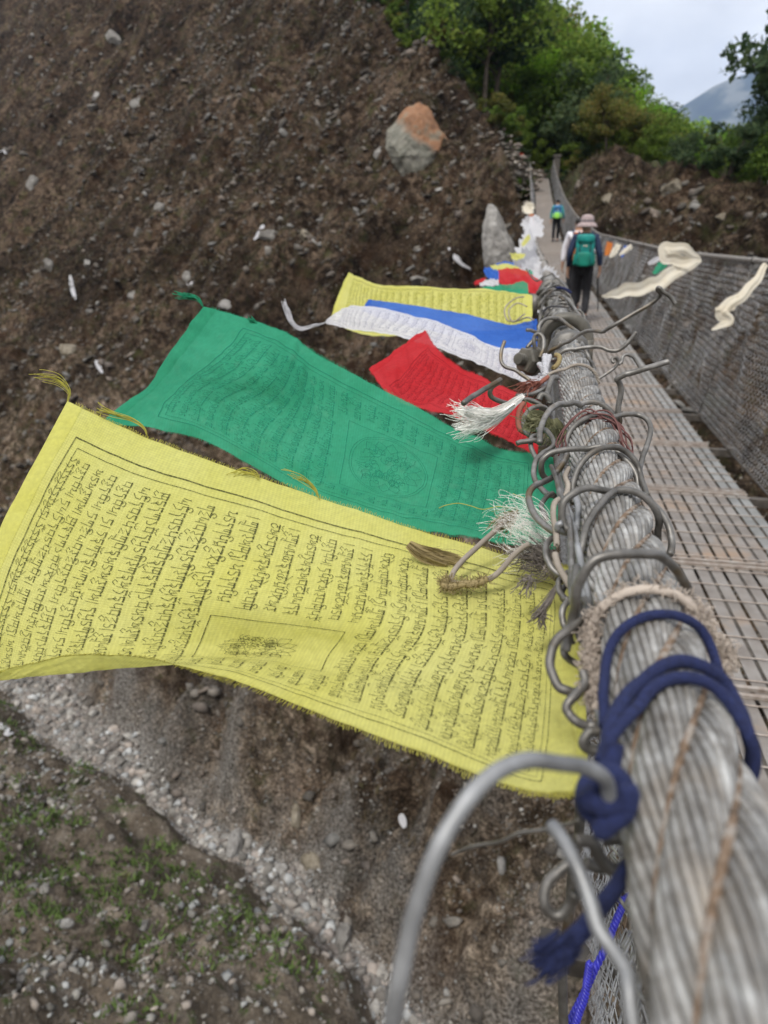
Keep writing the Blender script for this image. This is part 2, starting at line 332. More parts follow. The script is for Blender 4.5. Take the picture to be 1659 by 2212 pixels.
def height(x, y, detail=True):
    x = np.asarray(x, float); y = np.asarray(y, float)
    b = base_h(x, y); e = RM[0]*(x-R0[0])+RM[1]*(y-R0[1]); a = RD[0]*(x-R0[0])+RD[1]*(y-R0[1])
    xr = R0[0]+a*RD[0]; yr = R0[1]+a*RD[1]
    zr = base_h(xr, yr)-0.9*np.maximum(e, 0)+np.where(e < 0, -e*4.0, 0)
    zR = np.where(e < 0, zr+0, np.maximum(zr, terr_T(x, y)))
    z = np.where(e < -6, b, smin(b, zR, 0.8))
    if detail:
        s, q = frame(x, y); amp = sstep((np.abs(s-creek_s(q))-creek_w(q))/2)
        wx = x+0.8*fbm(x*0.5+9, y*0.5, 2); wy = y+0.8*fbm(x*0.5, y*0.5+19, 2)
        led = np.abs(fbm(wx*0.55+1, wy*0.55+7, 3))          # hollows and ledges
        z = z+amp*(1.2*fbm(wx*0.25, wy*0.25+7, 3)+0.8*fbm(wx*0.9+3, wy*0.9, 4)-0.9*np.clip(led-0.12, 0, 1)+0.25)+(0.1+0.16*amp)*fbm(x*3.1, y*3.1, 3)
        lw = amp*sstep((s)/2.0)*sstep((17-s)/6); z = z+lw*(0.75*(0.35-np.abs(fbm(wx*0.8+31, wy*0.8+3, 4)))+0.4*(0.3-np.abs(fbm(x*2.2+3, y*2.2+51, 3))))
    dxc = np.abs(x-midx(np.clip(y, -3, 55.8))); dz = deckz(np.clip(y, -3, 55.8))
    lim = np.where(y < 56.3, dz-0.75+np.clip(dxc-1.25, 0, 99)*2.2, 1e6)
    return np.minimum(z, lim)
def hit(x, y, t0=3.0, t1=400, n=4000):
    d = ray(x, y); t = np.geomspace(t0, t1, n); P = t[:, None]*d; e = P[:, 2]-height(P[:, 0], P[:, 1]); i = np.where(e < 0)[0]
    return None if len(i) == 0 else P[i[0]]
def axis(*segs):
    out = []
    for a, b, st in segs: out.append(np.arange(a, b, st))
    return np.concatenate(out+[[segs[-1][1]]])
Qa = axis((-200, -130, 2.0), (-130, -55, 0.8), (-55, -28, 0.35), (-28, 8, 0.15), (8, 30, 0.4), (30, 110, 2.5))
Sa = axis((-70, -24, 1.5), (-24, -12, 0.3), (-12, 14, 0.125), (14, 46, 0.22), (46, 122, 0.6))
SS, QQ = np.meshgrid(Sa, Qa); X, Y = from_frame(SS, QQ); Z = height(X, Y)
V = np.stack([X, Y, Z], -1).reshape(-1, 3); nq, ns = X.shape
idx = np.arange(nq*ns).reshape(nq, ns); Fq = np.stack([idx[:-1, :-1], idx[:-1, 1:], idx[1:, 1:], idx[1:, :-1]], -1).reshape(-1, 4)[:, ::-1]
fc = V[Fq].mean(1); fs, fqv = frame(fc[:, 0], fc[:, 1]); sr = fs-creek_s(fqv); wd = creek_w(fqv)+0.5*fbm(fc[:, 0]*1.2, fc[:, 1]*1.2, 3)
fe = RM[0]*(fc[:, 0]-R0[0])+RM[1]*(fc[:, 1]-R0[1])
bfc = base_h(fc[:, 0], fc[:, 1])
k_creek = np.abs(sr) < wd
k_forest = (fe > 0) & (bfc > fc[:, 2]+1.3)
k_near = (sr < 0) & ~k_creek
lowz = -8+3*fbm(fc[:, 0]*0.2, fc[:, 1]*0.2, 3)
def sub(name, mask, m, label=None):
    f = Fq[mask]; u, inv = np.unique(f, return_inverse=True)
    vs, vq = frame(V[u, 0], V[u, 1]); dd = np.abs(vs-creek_s(vq))-creek_w(vq); pn = 0.5+1.9*fbm(V[u, 0]*0.7, V[u, 1]*0.7, 5)
    pale = np.clip(np.exp(-np.maximum(dd, 0)/0.9)*0.8*np.clip(pn, 0, 1.2)*(vs > creek_s(vq))+spur(vs-creek_s(vq)-creek_w(vq), vq, vs)*0.6*np.clip(pn, 0, 1)*(vs > creek_s(vq))+np.exp(-np.maximum(dd, 0)/0.35)*0.4, 0, 1)
    return tag(new_mesh(name, V[u], inv.reshape(-1, 4), m, col=pale[:, None]*np.ones(3)), kind='structure')
# soil turns from grey gully debris low down to dark brown scree high up: blend by altitude in one material
def slope_mat():
    m = bpy.data.materials.new('slope_soil'); m.use_nodes = True; t = m.node_tree; b = t.nodes['Principled BSDF']
    b.inputs['Roughness'].default_value = 0.95; b.inputs['Specular IOR Level'].default_value = 0.12; g = G(m); v = g.coord()
    sep = g.n('ShaderNodeSeparateXYZ'); c = g.n('ShaderNodeTexCoord'); g.l(c.outputs['Object'], sep.inputs[0])
    nz = g.noise(v, 0.28, 6, 0.65)
    ad = g.n('ShaderNodeMath', operation='MULTIPLY_ADD'); g.l(nz, ad.inputs[0]); ad.inputs[1].default_value = 14.0; g.l(sep.outputs['Z'], ad.inputs[2])
    mr = g.n('ShaderNodeMapRange'); g.l(ad.outputs[0], mr.inputs[0]); mr.inputs[1].default_value = -8.5; mr.inputs[2].default_value = 0.5
    med = g.noise(v, 1.7, 9, 0.68); fine = g.noise(v, 10.0, 8, 0.72); cl = g.noise(v, 0.5, 4, 0.6)
    dark = g.ramp(med, [(0.4, (0.011, 0.0063, 0.0032)), (0.5, (0.030, 0.021, 0.0142)), (0.6, (0.1, 0.076, 0.056))])
    lowc = g.ramp(med, [(0.39, (0.036, 0.026, 0.017)), (0.5, (0.105, 0.082, 0.06)), (0.61, (0.27, 0.225, 0.175))])
    cc = g.mix(mr.outputs[0], lowc, dark)
    pale = g.ramp(cl, [(0.5, (0, 0, 0)), (0.66, (0.7,)*3)]); cc = g.mix(pale, cc, g.ramp(fine, [(0.35, (0.038, 0.026, 0.017)), (0.65, (0.15, 0.112, 0.082))]))
    cc = g.mix(0.9, cc, g.ramp(fine, [(0.38, (0.3, 0.27, 0.25)), (0.5, (0.9, 0.88, 0.85)), (0.62, (2.0, 1.95, 1.9))]), 'MULTIPLY')
    gf = g.ramp(g.noise(v, 0.8, 7, 0.75), [(0.53, (0, 0, 0)), (0.64, (0.65,)*3)]); cc = g.mix(gf, cc, (0.045, 0.05, 0.018))
    cc = g.mix(1.0, cc, g.ramp(g.noise(v, 0.13, 5, 0.6), [(0.4, (0.5, 0.47, 0.44)), (0.5, (0.95, 0.93, 0.9)), (0.6, (1.45, 1.42, 1.4))]), 'MULTIPLY')
    av = g.n('ShaderNodeAttribute', attribute_name='tint'); cc = g.mix(av.outputs['Fac'], cc, g.ramp(fine, [(0.4, (0.07, 0.062, 0.053)), (0.5, (0.21, 0.195, 0.175)), (0.6, (0.42, 0.4, 0.37))]))
    rs = g.ramp(g.noise(v, 0.37, 6, 0.7), [(0.52, (0, 0, 0)), (0.62, (0.6,)*3)]); cc = g.mix(rs, cc, g.mix(0.5, cc, (0.06, 0.028, 0.012)))
    g.color(cc); g.bump(fine, 1.0, 0.2); return m
M['slope'] = slope_mat()
sub('creek_bed', k_creek, M['gravel'])
sub('hillside', ~k_creek & ~k_forest & ~k_near, M['slope'])
sub('forest_floor', k_forest & ~k_creek & ~k_near, M['forest_floor'])
sub('near_bank', k_near, M['soil_low'])
gm = mat('valley_ground', (0.06, 0.075, 0.035), 0.95)
gx = A([[-1900, -380, -62], [5100, -380, -62], [5100, 7400, -62], [-1900, 7400, -62]])
tag(new_mesh('ground', gx, [(0, 1, 2, 3)], gm, smooth=False), kind='structure')

# far mountain (heightfield ridge)
mu = np.linspace(-1, 1, 130); mv = np.linspace(0, 1, 60); MU, MV = np.meshgrid(mu, mv)
mX = 1600+MU*3400+0*MV; mY = 4400+MV*2800
rid = A([ray(px, py)*(5380/ray(px, py)[1]) for px, py in ((1180, 400), (1380, 290), (1438, 246), (1484, 217), (1540, 180), (1591, 158), (1660, 142), (1800, 120), (1900, 160), (2300, 300))])
def peak(x, cx, top, l, r): d = x-cx; return top-np.where(d < 0, -d*l, d*r)
mH = np.interp(mX, rid[:, 0], rid[:, 2])
mZ = (mH+60)*np.clip(1-np.abs(MV-0.35)*2.2, 0, 1)-60-150*np.abs(fbm(mX*0.002, mY*0.002, 5))*sstep(MV*4)*(0.15+np.abs(MV-0.35)*3)
mZ = np.clip(mZ, -61, 1500)
m_ = noisy('mountain_forest', [(0.4, (0.005, 0.01, 0.014)), (0.52, (0.025, 0.035, 0.03)), (0.62, (0.14, 0.14, 0.12))], 0.004, 0.95, bump=0.4, dist=15)
Gd = np.stack([mX, mY, mZ], -1); mb = MB(); mb.sheet(Gd); tag(mb.build('mountain', m_), kind='structure')

# stones scattered on the slopes: far too many to count
ICO = None
def ico():
    t = (1+5**.5)/2; v = A([(-1, t, 0), (1, t, 0), (-1, -t, 0), (1, -t, 0), (0, -1, t), (0, 1, t), (0, -1, -t), (0, 1, -t), (t, 0, -1), (t, 0, 1), (-t, 0, -1), (-t, 0, 1)], float)
    f = A([(0, 11, 5), (0, 5, 1), (0, 1, 7), (0, 7, 10), (0, 10, 11), (1, 5, 9), (5, 11, 4), (11, 10, 2), (10, 7, 6), (7, 1, 8), (3, 9, 4), (3, 4, 2), (3, 2, 6), (3, 6, 8), (3, 8, 9), (4, 9, 5), (2, 4, 11), (6, 2, 10), (8, 6, 7), (9, 8, 1)])
    return v/np.linalg.norm(v[0]), f
IV, IF = ico()
STN = [(0.30, 0.27, 0.235), (0.24, 0.21, 0.18), (0.36, 0.33, 0.29), (0.2, 0.18, 0.155), (0.26, 0.22, 0.19), (0.4, 0.39, 0.37), (0.3, 0.25, 0.21)]
def stones(name, S, Q, R, bright=1.0):
    n = len(S); x, y = from_frame(S, Q); z = height(x, y)
    P = np.stack([x, y, z], -1); sc3 = R[:, None]*rng.uniform(0.55, 1.25, (n, 3)); sc3[:, 2] *= 0.75
    a = rng.uniform(0, 6.28, n); ca, sa = np.cos(a), np.sin(a)
    V = IV[None]*sc3[:, None]*(1+0.4*rng.uniform(-1, 1, (n, 12, 1)))
    Vx = V[..., 0]*ca[:, None]-V[..., 1]*sa[:, None]; Vy = V[..., 0]*sa[:, None]+V[..., 1]*ca[:, None]
    tl = rng.uniform(-0.6, 0.6, n)[:, None]; Vz = V[..., 2]+Vx*tl
    V = np.stack([Vx, Vy, Vz], -1)+P[:, None]; V[..., 2] += (R*0.15)[:, None]
    f = IF[None]+12*np.arange(n)[:, None, None]
    c = A(STN)[rng.integers(0, len(STN), n)]*rng.uniform(0.5, 1.15, (n, 1))*bright
    c = np.repeat(c, 12, 0)
    return new_mesh(name, V.reshape(-1, 3), f.reshape(-1, 3), M['stone'], smooth=False, col=c)
def scatter(n, s0, s1, q0, q1, r0, r1, pw=2.5, clump=0.3):
    S = rng.uniform(s0, s1, n*3); Q = rng.uniform(q0, q1, n*3)
    d = fbm(S*0.3+40, Q*0.45, 5)*1.8; o = np.argsort(-(d+clump*rng.normal(size=n*3)))[:n]; S, Q = S[o], Q[o]
    return S, Q, r0+(r1-r0)*rng.random(n)**pw
S, Q, R = scatter(42000, 1, 75, -80, 12, 0.025, 0.34, 7.0, 0.45)
S2, Q2, R2 = scatter(16000, 35, 118, -150, -10, 0.07, 0.5, 6.0, 0.4); S = np.concatenate([S, S2]); Q = np.concatenate([Q, Q2]); R = np.concatenate([R, R2])
x, y = from_frame(S, Q); kk = (RM[0]*(x-R0[0])+RM[1]*(y-R0[1]) < 1) | (S < 31)
n3 = 110000; S3 = rng.uniform(0.5, 62, n3); Q3 = rng.uniform(-75, 8, n3); S3[:45000] = rng.uniform(0.3, 14, 45000); Q3[:45000] = rng.uniform(-28, 6, 45000); R3 = 0.016+0.05*rng.random(n3)**2.5+S3*0.0007
tag(stones('scree_grit', S3[(k3 := (fbm(S3*0.5+4, Q3*0.5+77, 5) > -0.12) & ((E3 := (lambda x, y: RM[0]*(x-R0[0])+RM[1]*(y-R0[1]))(*from_frame(S3, Q3))) < 1))], Q3[k3], R3[k3], 0.58), kind='stuff', label='fine grit and pebbles covering the brown scree slope', cat='grit')
tag(stones('scree_stones', S[kk], Q[kk], R[kk], 0.5), kind='stuff', label='loose pale stones strewn over the brown scree slope', cat='stones')
S, Q, R = scatter(42000, -17, -0.5, -40, 6, 0.014, 0.15, 8, 0.6)
tag(stones('bank_stones', S, Q, R, A([0.93, 0.98, 1.02])*0.88), kind='stuff', label='loose grey stones over the near bank below the bridge', cat='stones')
Qc = rng.uniform(-40, 6, 34000); Sc = creek_s(Qc)+creek_w(Qc)*rng.normal(0, 0.62, 34000)
tag(stones('creek_pebbles', Sc, Qc, 0.018+0.035*rng.random(34000)**2+0.22*rng.random(34000)**26, A([0.95, 1.0, 1.06])*1.05), kind='stuff', label='pale pebbles filling the dry creek bed', cat='pebbles')
def blades(name, n, s0, s1, q0, q1, h0, h1, m, thr=0.1):
    S = rng.uniform(s0, s1, n*6); Q = rng.uniform(q0, q1, n*6); k = fbm(S*0.5+11, Q*0.5+5, 4) > thr; S, Q = S[k][:n], Q[k][:n]; n = len(S)
    x, y = from_frame(S, Q); z = height(x, y); P = np.stack([x, y, z], -1); k = 4; P = np.repeat(P, k, 0)+rng.normal(0, 0.07, (n*k, 3))*A([1, 1, 0.1])
    h = rng.uniform(h0, h1, n*k); a = rng.uniform(0, 6.28, n*k); wv = np.stack([np.cos(a), np.sin(a), 0*a], -1)*0.035
    top = P+np.stack([rng.normal(0, 0.5, n*k), rng.normal(0, 0.5, n*k), np.ones(n*k)], -1)*h[:, None]
    V = np.stack([P-wv, P+wv, top+wv*0.4, top-wv*0.4], 1).reshape(-1, 3)
    return new_mesh(name, V, np.arange(n*k*4).reshape(-1, 4), m, smooth=False)
M['grass'] = noisy('grass', [(0.3, (0.045, 0.075, 0.015)), (0.6, (0.09, 0.14, 0.03)), (0.8, (0.16, 0.14, 0.06))], 1.5, 0.9)
M['dry_grass'] = noisy('dry_grass', [(0.3, (0.04, 0.028, 0.014)), (0.55, (0.07, 0.052, 0.026)), (0.75, (0.055, 0.065, 0.02))], 1.2, 0.9)
tag(blades('grass', 7500, -17, -1.0, -40, 6, 0.05, 0.2, M['grass'], 0.05), kind='stuff', label='low green grass tufts on the near bank', cat='grass')
tag(blades('dry_brush', 30000, 3, 75, -75, 10, 0.08, 0.35, M['dry_grass'], 0.0), kind='stuff', label='low dry brush on the brown scree slope', cat='brush')

# ------------------------------------------------------------------ suspension bridge
bridge = empty('suspension_bridge', (0.78, 0, -1.35)); tag(bridge, 'narrow steel suspension footbridge with slatted deck and netted sides', 'footbridge')
BO = A([0.78, 0, -1.35])
class BM_(MB):
    def build(s, name, mats, parent=None, smooth=True, tint=False):
        s.v = [v-BO for v in s.v] if parent is bridge else s.v
        return MB.build(s, name, mats, parent, smooth, tint)
def left_cable(yy): return np.stack([lx(yy), yy, lz(yy)], -1)
def right_cable(yy): return np.stack([rx(yy), yy, rz_(yy)], -1)
# near left handrail: six strands of twelve wires each, laid as real helices
def frames(P):
    T = np.gradient(P, axis=0); T /= np.linalg.norm(T, axis=1)[:, None]; U = np.cross(T, A([0, 0, 1.0])); U /= np.linalg.norm(U, axis=1)[:, None]; W = np.cross(U, T); return T, U, W
def fast_tubes(C, r, k):
    """C: (m, n, 3) centre lines -> verts, faces"""
    m, n, _ = C.shape; T = np.gradient(C, axis=1); T /= np.linalg.norm(T, axis=2)[..., None]
    U = np.cross(T, A([0.13, 0.07, 0.99])); U /= np.linalg.norm(U, axis=2)[..., None]; W = np.cross(T, U)
    ang = np.arange(k)*2*math.pi/k; rr = np.broadcast_to(r, (m, n))[..., None, None] if np.ndim(r) else r
    V = C[:, :, None]+rr*(np.cos(ang)[None, None, :, None]*U[:, :, None]+np.sin(ang)[None, None, :, None]*W[:, :, None])
    i = np.arange(m)[:, None, None]*n*k+np.arange(n-1)[None, :, None]*k+np.arange(k)[None, None]; j = np.arange(m)[:, None, None]*n*k+np.arange(n-1)[None, :, None]*k+((np.arange(k)+1) % k)[None, None]
    return V.reshape(-1, 3), np.stack([i, j, j+k, i+k], -1).reshape(-1, 4)
def strand_cable(curve, y0, y1, n, wires=13, R=0.0205, k=5, tstrand=None):
    yy = np.linspace(y0, y1, n) if tstrand is None else tstrand
    P = curve(yy); T, U, W = frames(P); L = np.concatenate([[0], np.cumsum(np.linalg.norm(np.diff(P, axis=0), axis=1))])+y0
    rs = R*0.36; Rc = R-rs; C = []
    for s_ in range(6):
        a = -2*math.pi*L/0.27+s_*math.pi/3
        Sd = np.cos(a)[:, None]*U+np.sin(a)[:, None]*W; cen = P+Sd*Rc; Tn = np.gradient(cen, axis=0); Tn /= np.linalg.norm(Tn, axis=1)[:, None]
        Bt = np.cross(Tn, Sd); Bt /= np.linalg.norm(Bt, axis=1)[:, None]
        for w_ in range(wires):
            b = -2*math.pi*L/0.08+w_*2*math.pi/wires+s_
            C.append(cen+(np.cos(b)[:, None]*Sd+np.sin(b)[:, None]*Bt)*(rs-0.0011))
    return fast_tubes(A(C), math.pi*2*rs/wires*0.46, k)
tt = 0.02*(2.6/0.02)**np.linspace(0, 1, 620); tt = np.concatenate([np.linspace(-0.35, 0.0, 60), np.linspace(0.003, 0.9, 420), np.linspace(0.905, 3.2, 420)])
V, Fc = strand_cable(left_cable, 0, 0, 0, tstrand=tt)
ncv = len(V)//(6*13); tc_ = np.repeat(rng.uniform(0.66, 1.12, 6*13), ncv)[:, None]*(1+0.0*V); tc_ = tc_*(0.9+0.35*fbm(V[:, 1:2]*55, V[:, 0:1]*300+V[:, 2:3]*200, 3)); tc_[:, 2] *= 0.97
cab = new_mesh('handrail_cable', V-BO, Fc, M['strand'], bridge, col=np.clip(tc_, 0.2, 1.4)); cab['label'] = 'thick twisted steel handrail cable running away from the viewer'
b = MB(); yy_ = np.linspace(-0.35, 3.2, 420); P_ = left_cable(yy_); T_, U_, W_ = frames(P_); b.tube(P_-BO, 0.012, 12)
for s_ in range(6):
    a_ = -2*math.pi*(yy_+0.35)/0.27+s_*math.pi/3; b.tube(P_-BO+(np.cos(a_)[:, None]*U_+np.sin(a_)[:, None]*W_)*0.0205*0.64, 0.0205*0.36-0.0016, 10)
for s_ in range(6):
    a_ = -2*math.pi*(yy_+0.35)/0.27+(s_+0.5)*math.pi/3; b.tube(P_-BO+(np.cos(a_)[:, None]*U_+np.sin(a_)[:, None]*W_)*(0.0205*0.80), 0.0013+0.0007*fbm(yy_*60+s_*7, yy_*0, 2), 8)
core = b.build('cable_core', M['cable_core'], cab)
core.location = (0, 0, 0)
b = BM_(); b.tube(left_cable(np.linspace(3.2, 55.8, 120)), 0.02, 10); b.build('far_cable', M['cable_far'], bridge)
b = BM_(); b.tube(right_cable(np.linspace(-1, 55.8, 160)), 0.02, 10); rc = b.build('handrail_cable', M['cable_far'], bridge); rc['label'] = 'grey handrail cable on the far side of the deck'
# two deck-bearing cables under the slats, running the whole way
for sx in (-0.36, 0.36):
    b = BM_(); yy = np.linspace(-1.5, 55.8, 120); b.tube(np.stack([midx(yy)+sx, yy, deckz(yy)-0.10], -1), 0.022, 8); b.build('deck_cable', M['cable_far'], bridge)
# deck panels, one metre each
def rotx(a): c, s = math.cos(a), math.sin(a); return A([[1, 0, 0], [0, c, -s], [0, s, c]])
NSL = 16; pitch = 2*HW/NSL
for i in range(57):
    y0 = -0.9+i*1.0; y1 = y0+0.985; ym = (y0+y1)/2
    if y0 > 55: break
    z0, z1 = float(deckz(y0)), float(deckz(y1)); ang = math.atan2(z1-z0, y1-y0); R = rotx(ang); mxm = float(midx(ym)); lim = 0.48
    Rz = math.atan2(float(midx(y1)-midx(y0)), y1-y0); cz_, sz_ = math.cos(-Rz), math.sin(-Rz); R = A([[cz_, -sz_, 0], [sz_, cz_, 0], [0, 0, 1]])@R
    zc = (z0+z1)/2; b = BM_(); jit = rnd.uniform(-0.003, 0.003)
    for k in range(NSL):
        x_ = -HW+(k+0.5)*pitch; c = A([mxm, ym, zc])+R@A([x_, 0, -0.003+jit])
        tone = rnd.uniform(0.86, 1.08); g_ = 1 if k >= NSL-2 else 0
        b.box(c, (pitch*0.375, 0.4925*math.hypot(1, (z1-z0)), 0.0025), R, g_)
    for k in range(1, NSL, 2): b.box(A([mxm, ym, zc])+R@A([-HW+k*pitch, 0, -0.022]), (0.008, 0.49, 0.012), R, 3)  # dark bars added beneath alternate slat gaps to fill in their darkness
    for k in range(7):
        yl = -0.43+k*0.143; b.tube(A([A([mxm, ym, zc])+R@A([xx, yl, 0.0035]) for xx in (-HW, HW)]), 0.0028 if y0 < 25 else 0.004, 5, 2)
    for yl in (-0.478, 0.478):
        b.box(A([mxm, ym, zc])+R@A([0, yl, 0.004]), (HW, 0.008, 0.006), R, 2)
        for k in range(0, NSL, 4):   # rivets
            b.lathe([(0.009, 0), (0.007, 0.005), (0.0, 0.006)], A([mxm, ym, zc])+R@A([-HW+(k+1.5)*pitch, yl*0.94, 0.001]), 8, mi=2)
    b.build('deck_panel', [M['deck'], M['deck_grey'], M['rod'], M['deck_dark']], bridge, smooth=False)
    b = BM_(); b.box(A([mxm, y0, z0-0.045]), (HW+0.19, 0.022, 0.024)); b.box(A([mxm, y0+0.03, z0-0.066]), (HW+0.19, 0.026, 0.004))
    for s_ in (-1, 1): b.box(A([mxm+s_*(HW+0.16), y0, z0-0.02]), (0.03, 0.03, 0.012))
    b.build('cross_beam', M['deck_dark'], bridge, smooth=False)
# side netting: interlocked zig-zag wires hanging from the handrail to the beam ends
def netting(top, botx, botz, y0, y1, d, seg, r, k=3, wob=0.03, drop=0.0):
    ys = np.arange(y0, y1, d); m = len(ys); t = np.linspace(0, 1, seg)[None]+0.25/seg*np.sin(ys[:, None]*37.7); t = np.clip(t, 0, 1); zig = A([1, 0, -1, 0])[np.arange(seg) % 4]*0.5*d*1.12
    Y_ = ys[:, None]+zig[None]; Y_ = Y_+0.02*fbm(ys[:, None]*0.9+3, t*3+ys[:, None]*0, 3)
    Tp = top(Y_); bx_ = botx(Y_); bz = botz(Y_); X_ = Tp[..., 0]*(1-t)+bx_*t; Z_ = (Tp[..., 2]-0.015-drop)*(1-t)+bz*t
    wv = wob*np.sin(t*math.pi)*(fbm(ys[:, None]*1.3, t*2.2+ys[:, None]*0.2, 3)*2.2); X_ = X_+wv
    Y_ = Y_+0.06*np.sin(t*math.pi)*fbm(ys[:, None]*0.7+9, t*1.5+0*ys[:, None], 2)
    X_ = X_+A([0, 1, 0, -1])[np.arange(seg) % 4][None]*d*0.16
    return fast_tubes(np.stack([X_, Y_, Z_], -1), r, k)
def net_part(name, fn, *a, **kw):
    V, F_ = netting(*a, **kw); o = new_mesh(name, V-BO, F_, M['net'], bridge); o['label'] = fn; return o
rb = lambda y: midx(y)+HW+0.15; lb = lambda y: midx(y)-HW-0.08; bz_ = lambda y: deckz(y)-0.03
net_part('side_netting', 'grey wire netting on the far side of the deck', right_cable, rb, bz_, 1.0, 16, 0.05, 97, 0.0026, 4, 0.05)
net_part('side_netting', 'distant wire netting beyond the walkers on the far side', right_cable, rb, bz_, 16, 55.5, 0.08, 61, 0.006, 3, 0.05)
net_part('side_netting', 'wire netting below the near handrail', left_cable, lb, bz_, 0.05, 5, 0.036, 121, 0.0011, 4, 0.02, drop=0.02)
net_part('side_netting', 'distant wire netting on the near side', left_cable, lb, bz_, 5, 55.5, 0.08, 57, 0.006, 3, 0.05)
# selvage wires and hangers
for top, bx_, ya, yb in ((right_cable, rb, 1.0, 55.5), (left_cable, lb, 0.05, 55.5)):
    b = BM_(); yy = np.linspace(ya, yb, 160)
    b.tube(np.stack([bx_(yy), yy, bz_(yy)], -1), 0.006, 6)
    P = top(yy).copy(); P[:, 2] -= 0.032; P[:, 0] += 0.004*np.sin(yy*7); b.tube(P[::1], 0.0022, 5); b.build('selvage_wire', M['wire'], bridge)
    for i in range(int(ya)+1, 56, 2):
        b = BM_(); y_ = i+0.1; tp = top(A([y_]))[0]; bt = A([float(bx_(y_))-0.02*np.sign(tp[0]-0.8), y_, float(deckz(y_))-0.05])
        b.tube(A([tp+A([0, 0, 0.0]), (tp+bt)/2+A([0.01, 0, 0]), bt]), 0.005 if i > 3 else 0.004, 6)
        b.lathe([(0.026, -0.014), (0.03, -0.008), (0.03, 0.008), (0.026, 0.014)], tp, 12, R=rotx(math.pi/2)); b.build('hanger_rod', M['wire_dark'], bridge)
# far abutment: earth steps and cheek posts
b = MB()
for i in range(4): b.box((float(midx(55.8))+rnd.uniform(-.05, .05), 56.5+i*0.42, 4.05+0.16*i-0.25), (1.0, 0.26, 0.34), col=(1, 1, 1))
st = b.build('stone_steps', noisy('step_stone', [(0.3, (0.06, 0.045, 0.035)), (0.7, (0.15, 0.12, 0.095))], 4, 0.95, dist=0.05), smooth=False); tag(st, 'low brown earth and stone steps at the far end of the bridge', 'steps')
for sx, zx in ((-0.98, 5.0), (0.6, 5.05)):
    b = MB(); b.box((sx+0.25*np.sign(sx), 56.2, 4.25), (0.2, 0.35, 1.05)); b.box((sx+0.25*np.sign(sx), 56.2, 5.33), (0.26, 0.41, 0.07))
    p_ = b.build('anchor_pillar', M['deck_dark'], smooth=False); tag(p_, 'dark anchor pillar at the far end of the bridge, %s of the deck' % ('left' if sx < 0 else 'right'), 'pillar', 'anchor pillars at the far bridgehead')

# ------------------------------------------------------------------ prayer flags
def grid_interp(rows, nu, nv):
    """rows: list over u of lists over v of 3D points -> (nv, nu, 3) smooth grid"""
    R_ = [catmull(A(r), nv) for r in rows]                       # along v for each u
    R_ = A(R_)                                                   # (U, nv, 3)
    return A([catmull(R_[:, j], nu) for j in range(nv)])         # (nv, nu, 3)
class Cloth:
    def __init__(s, rows, nu=90, nv=60, ripple=0.0, seed=0):
        s.G = grid_interp([[at(*p) for p in r] for r in rows], nu, nv); s.nu, s.nv = nu, nv
        s.norm()
        if ripple:
            u = np.linspace(0, 1, nu)[None]; v = np.linspace(0, 1, nv)[:, None]
            d = ripple*fbm(u*7+seed+v*2.2, v*5+u*0.7+seed*3, 4)+ripple*0.35*fbm(u*34+seed, v*6+u*9, 3); s.G = s.G+s.Nn*d[..., None]; s.norm()
    def norm(s):
        du = np.gradient(s.G, axis=1); dv = np.gradient(s.G, axis=0); n = np.cross(du, dv); n /= np.linalg.norm(n, axis=2)[..., None]+1e-12
        s.Nn = n; s.flip = np.sign(-(s.G*n).sum(-1).mean())
        s.Nn = n*s.flip
    def S(s, u, v, off=0.0):
        a = np.clip(np.asarray(u, float), 0, 1)*(s.nu-1); b = np.clip(np.asarray(v, float), 0, 1)*(s.nv-1)
        i = np.clip(a.astype(int), 0, s.nu-2); j = np.clip(b.astype(int), 0, s.nv-2); fa = (a-i)[..., None]; fb = (b-j)[..., None]
        def L(H_): return (H_[j, i]*(1-fa)+H_[j, i+1]*fa)*(1-fb)+(H_[j+1, i]*(1-fa)+H_[j+1, i+1]*fa)*fb
        return L(s.G)+L(s.Nn)*off
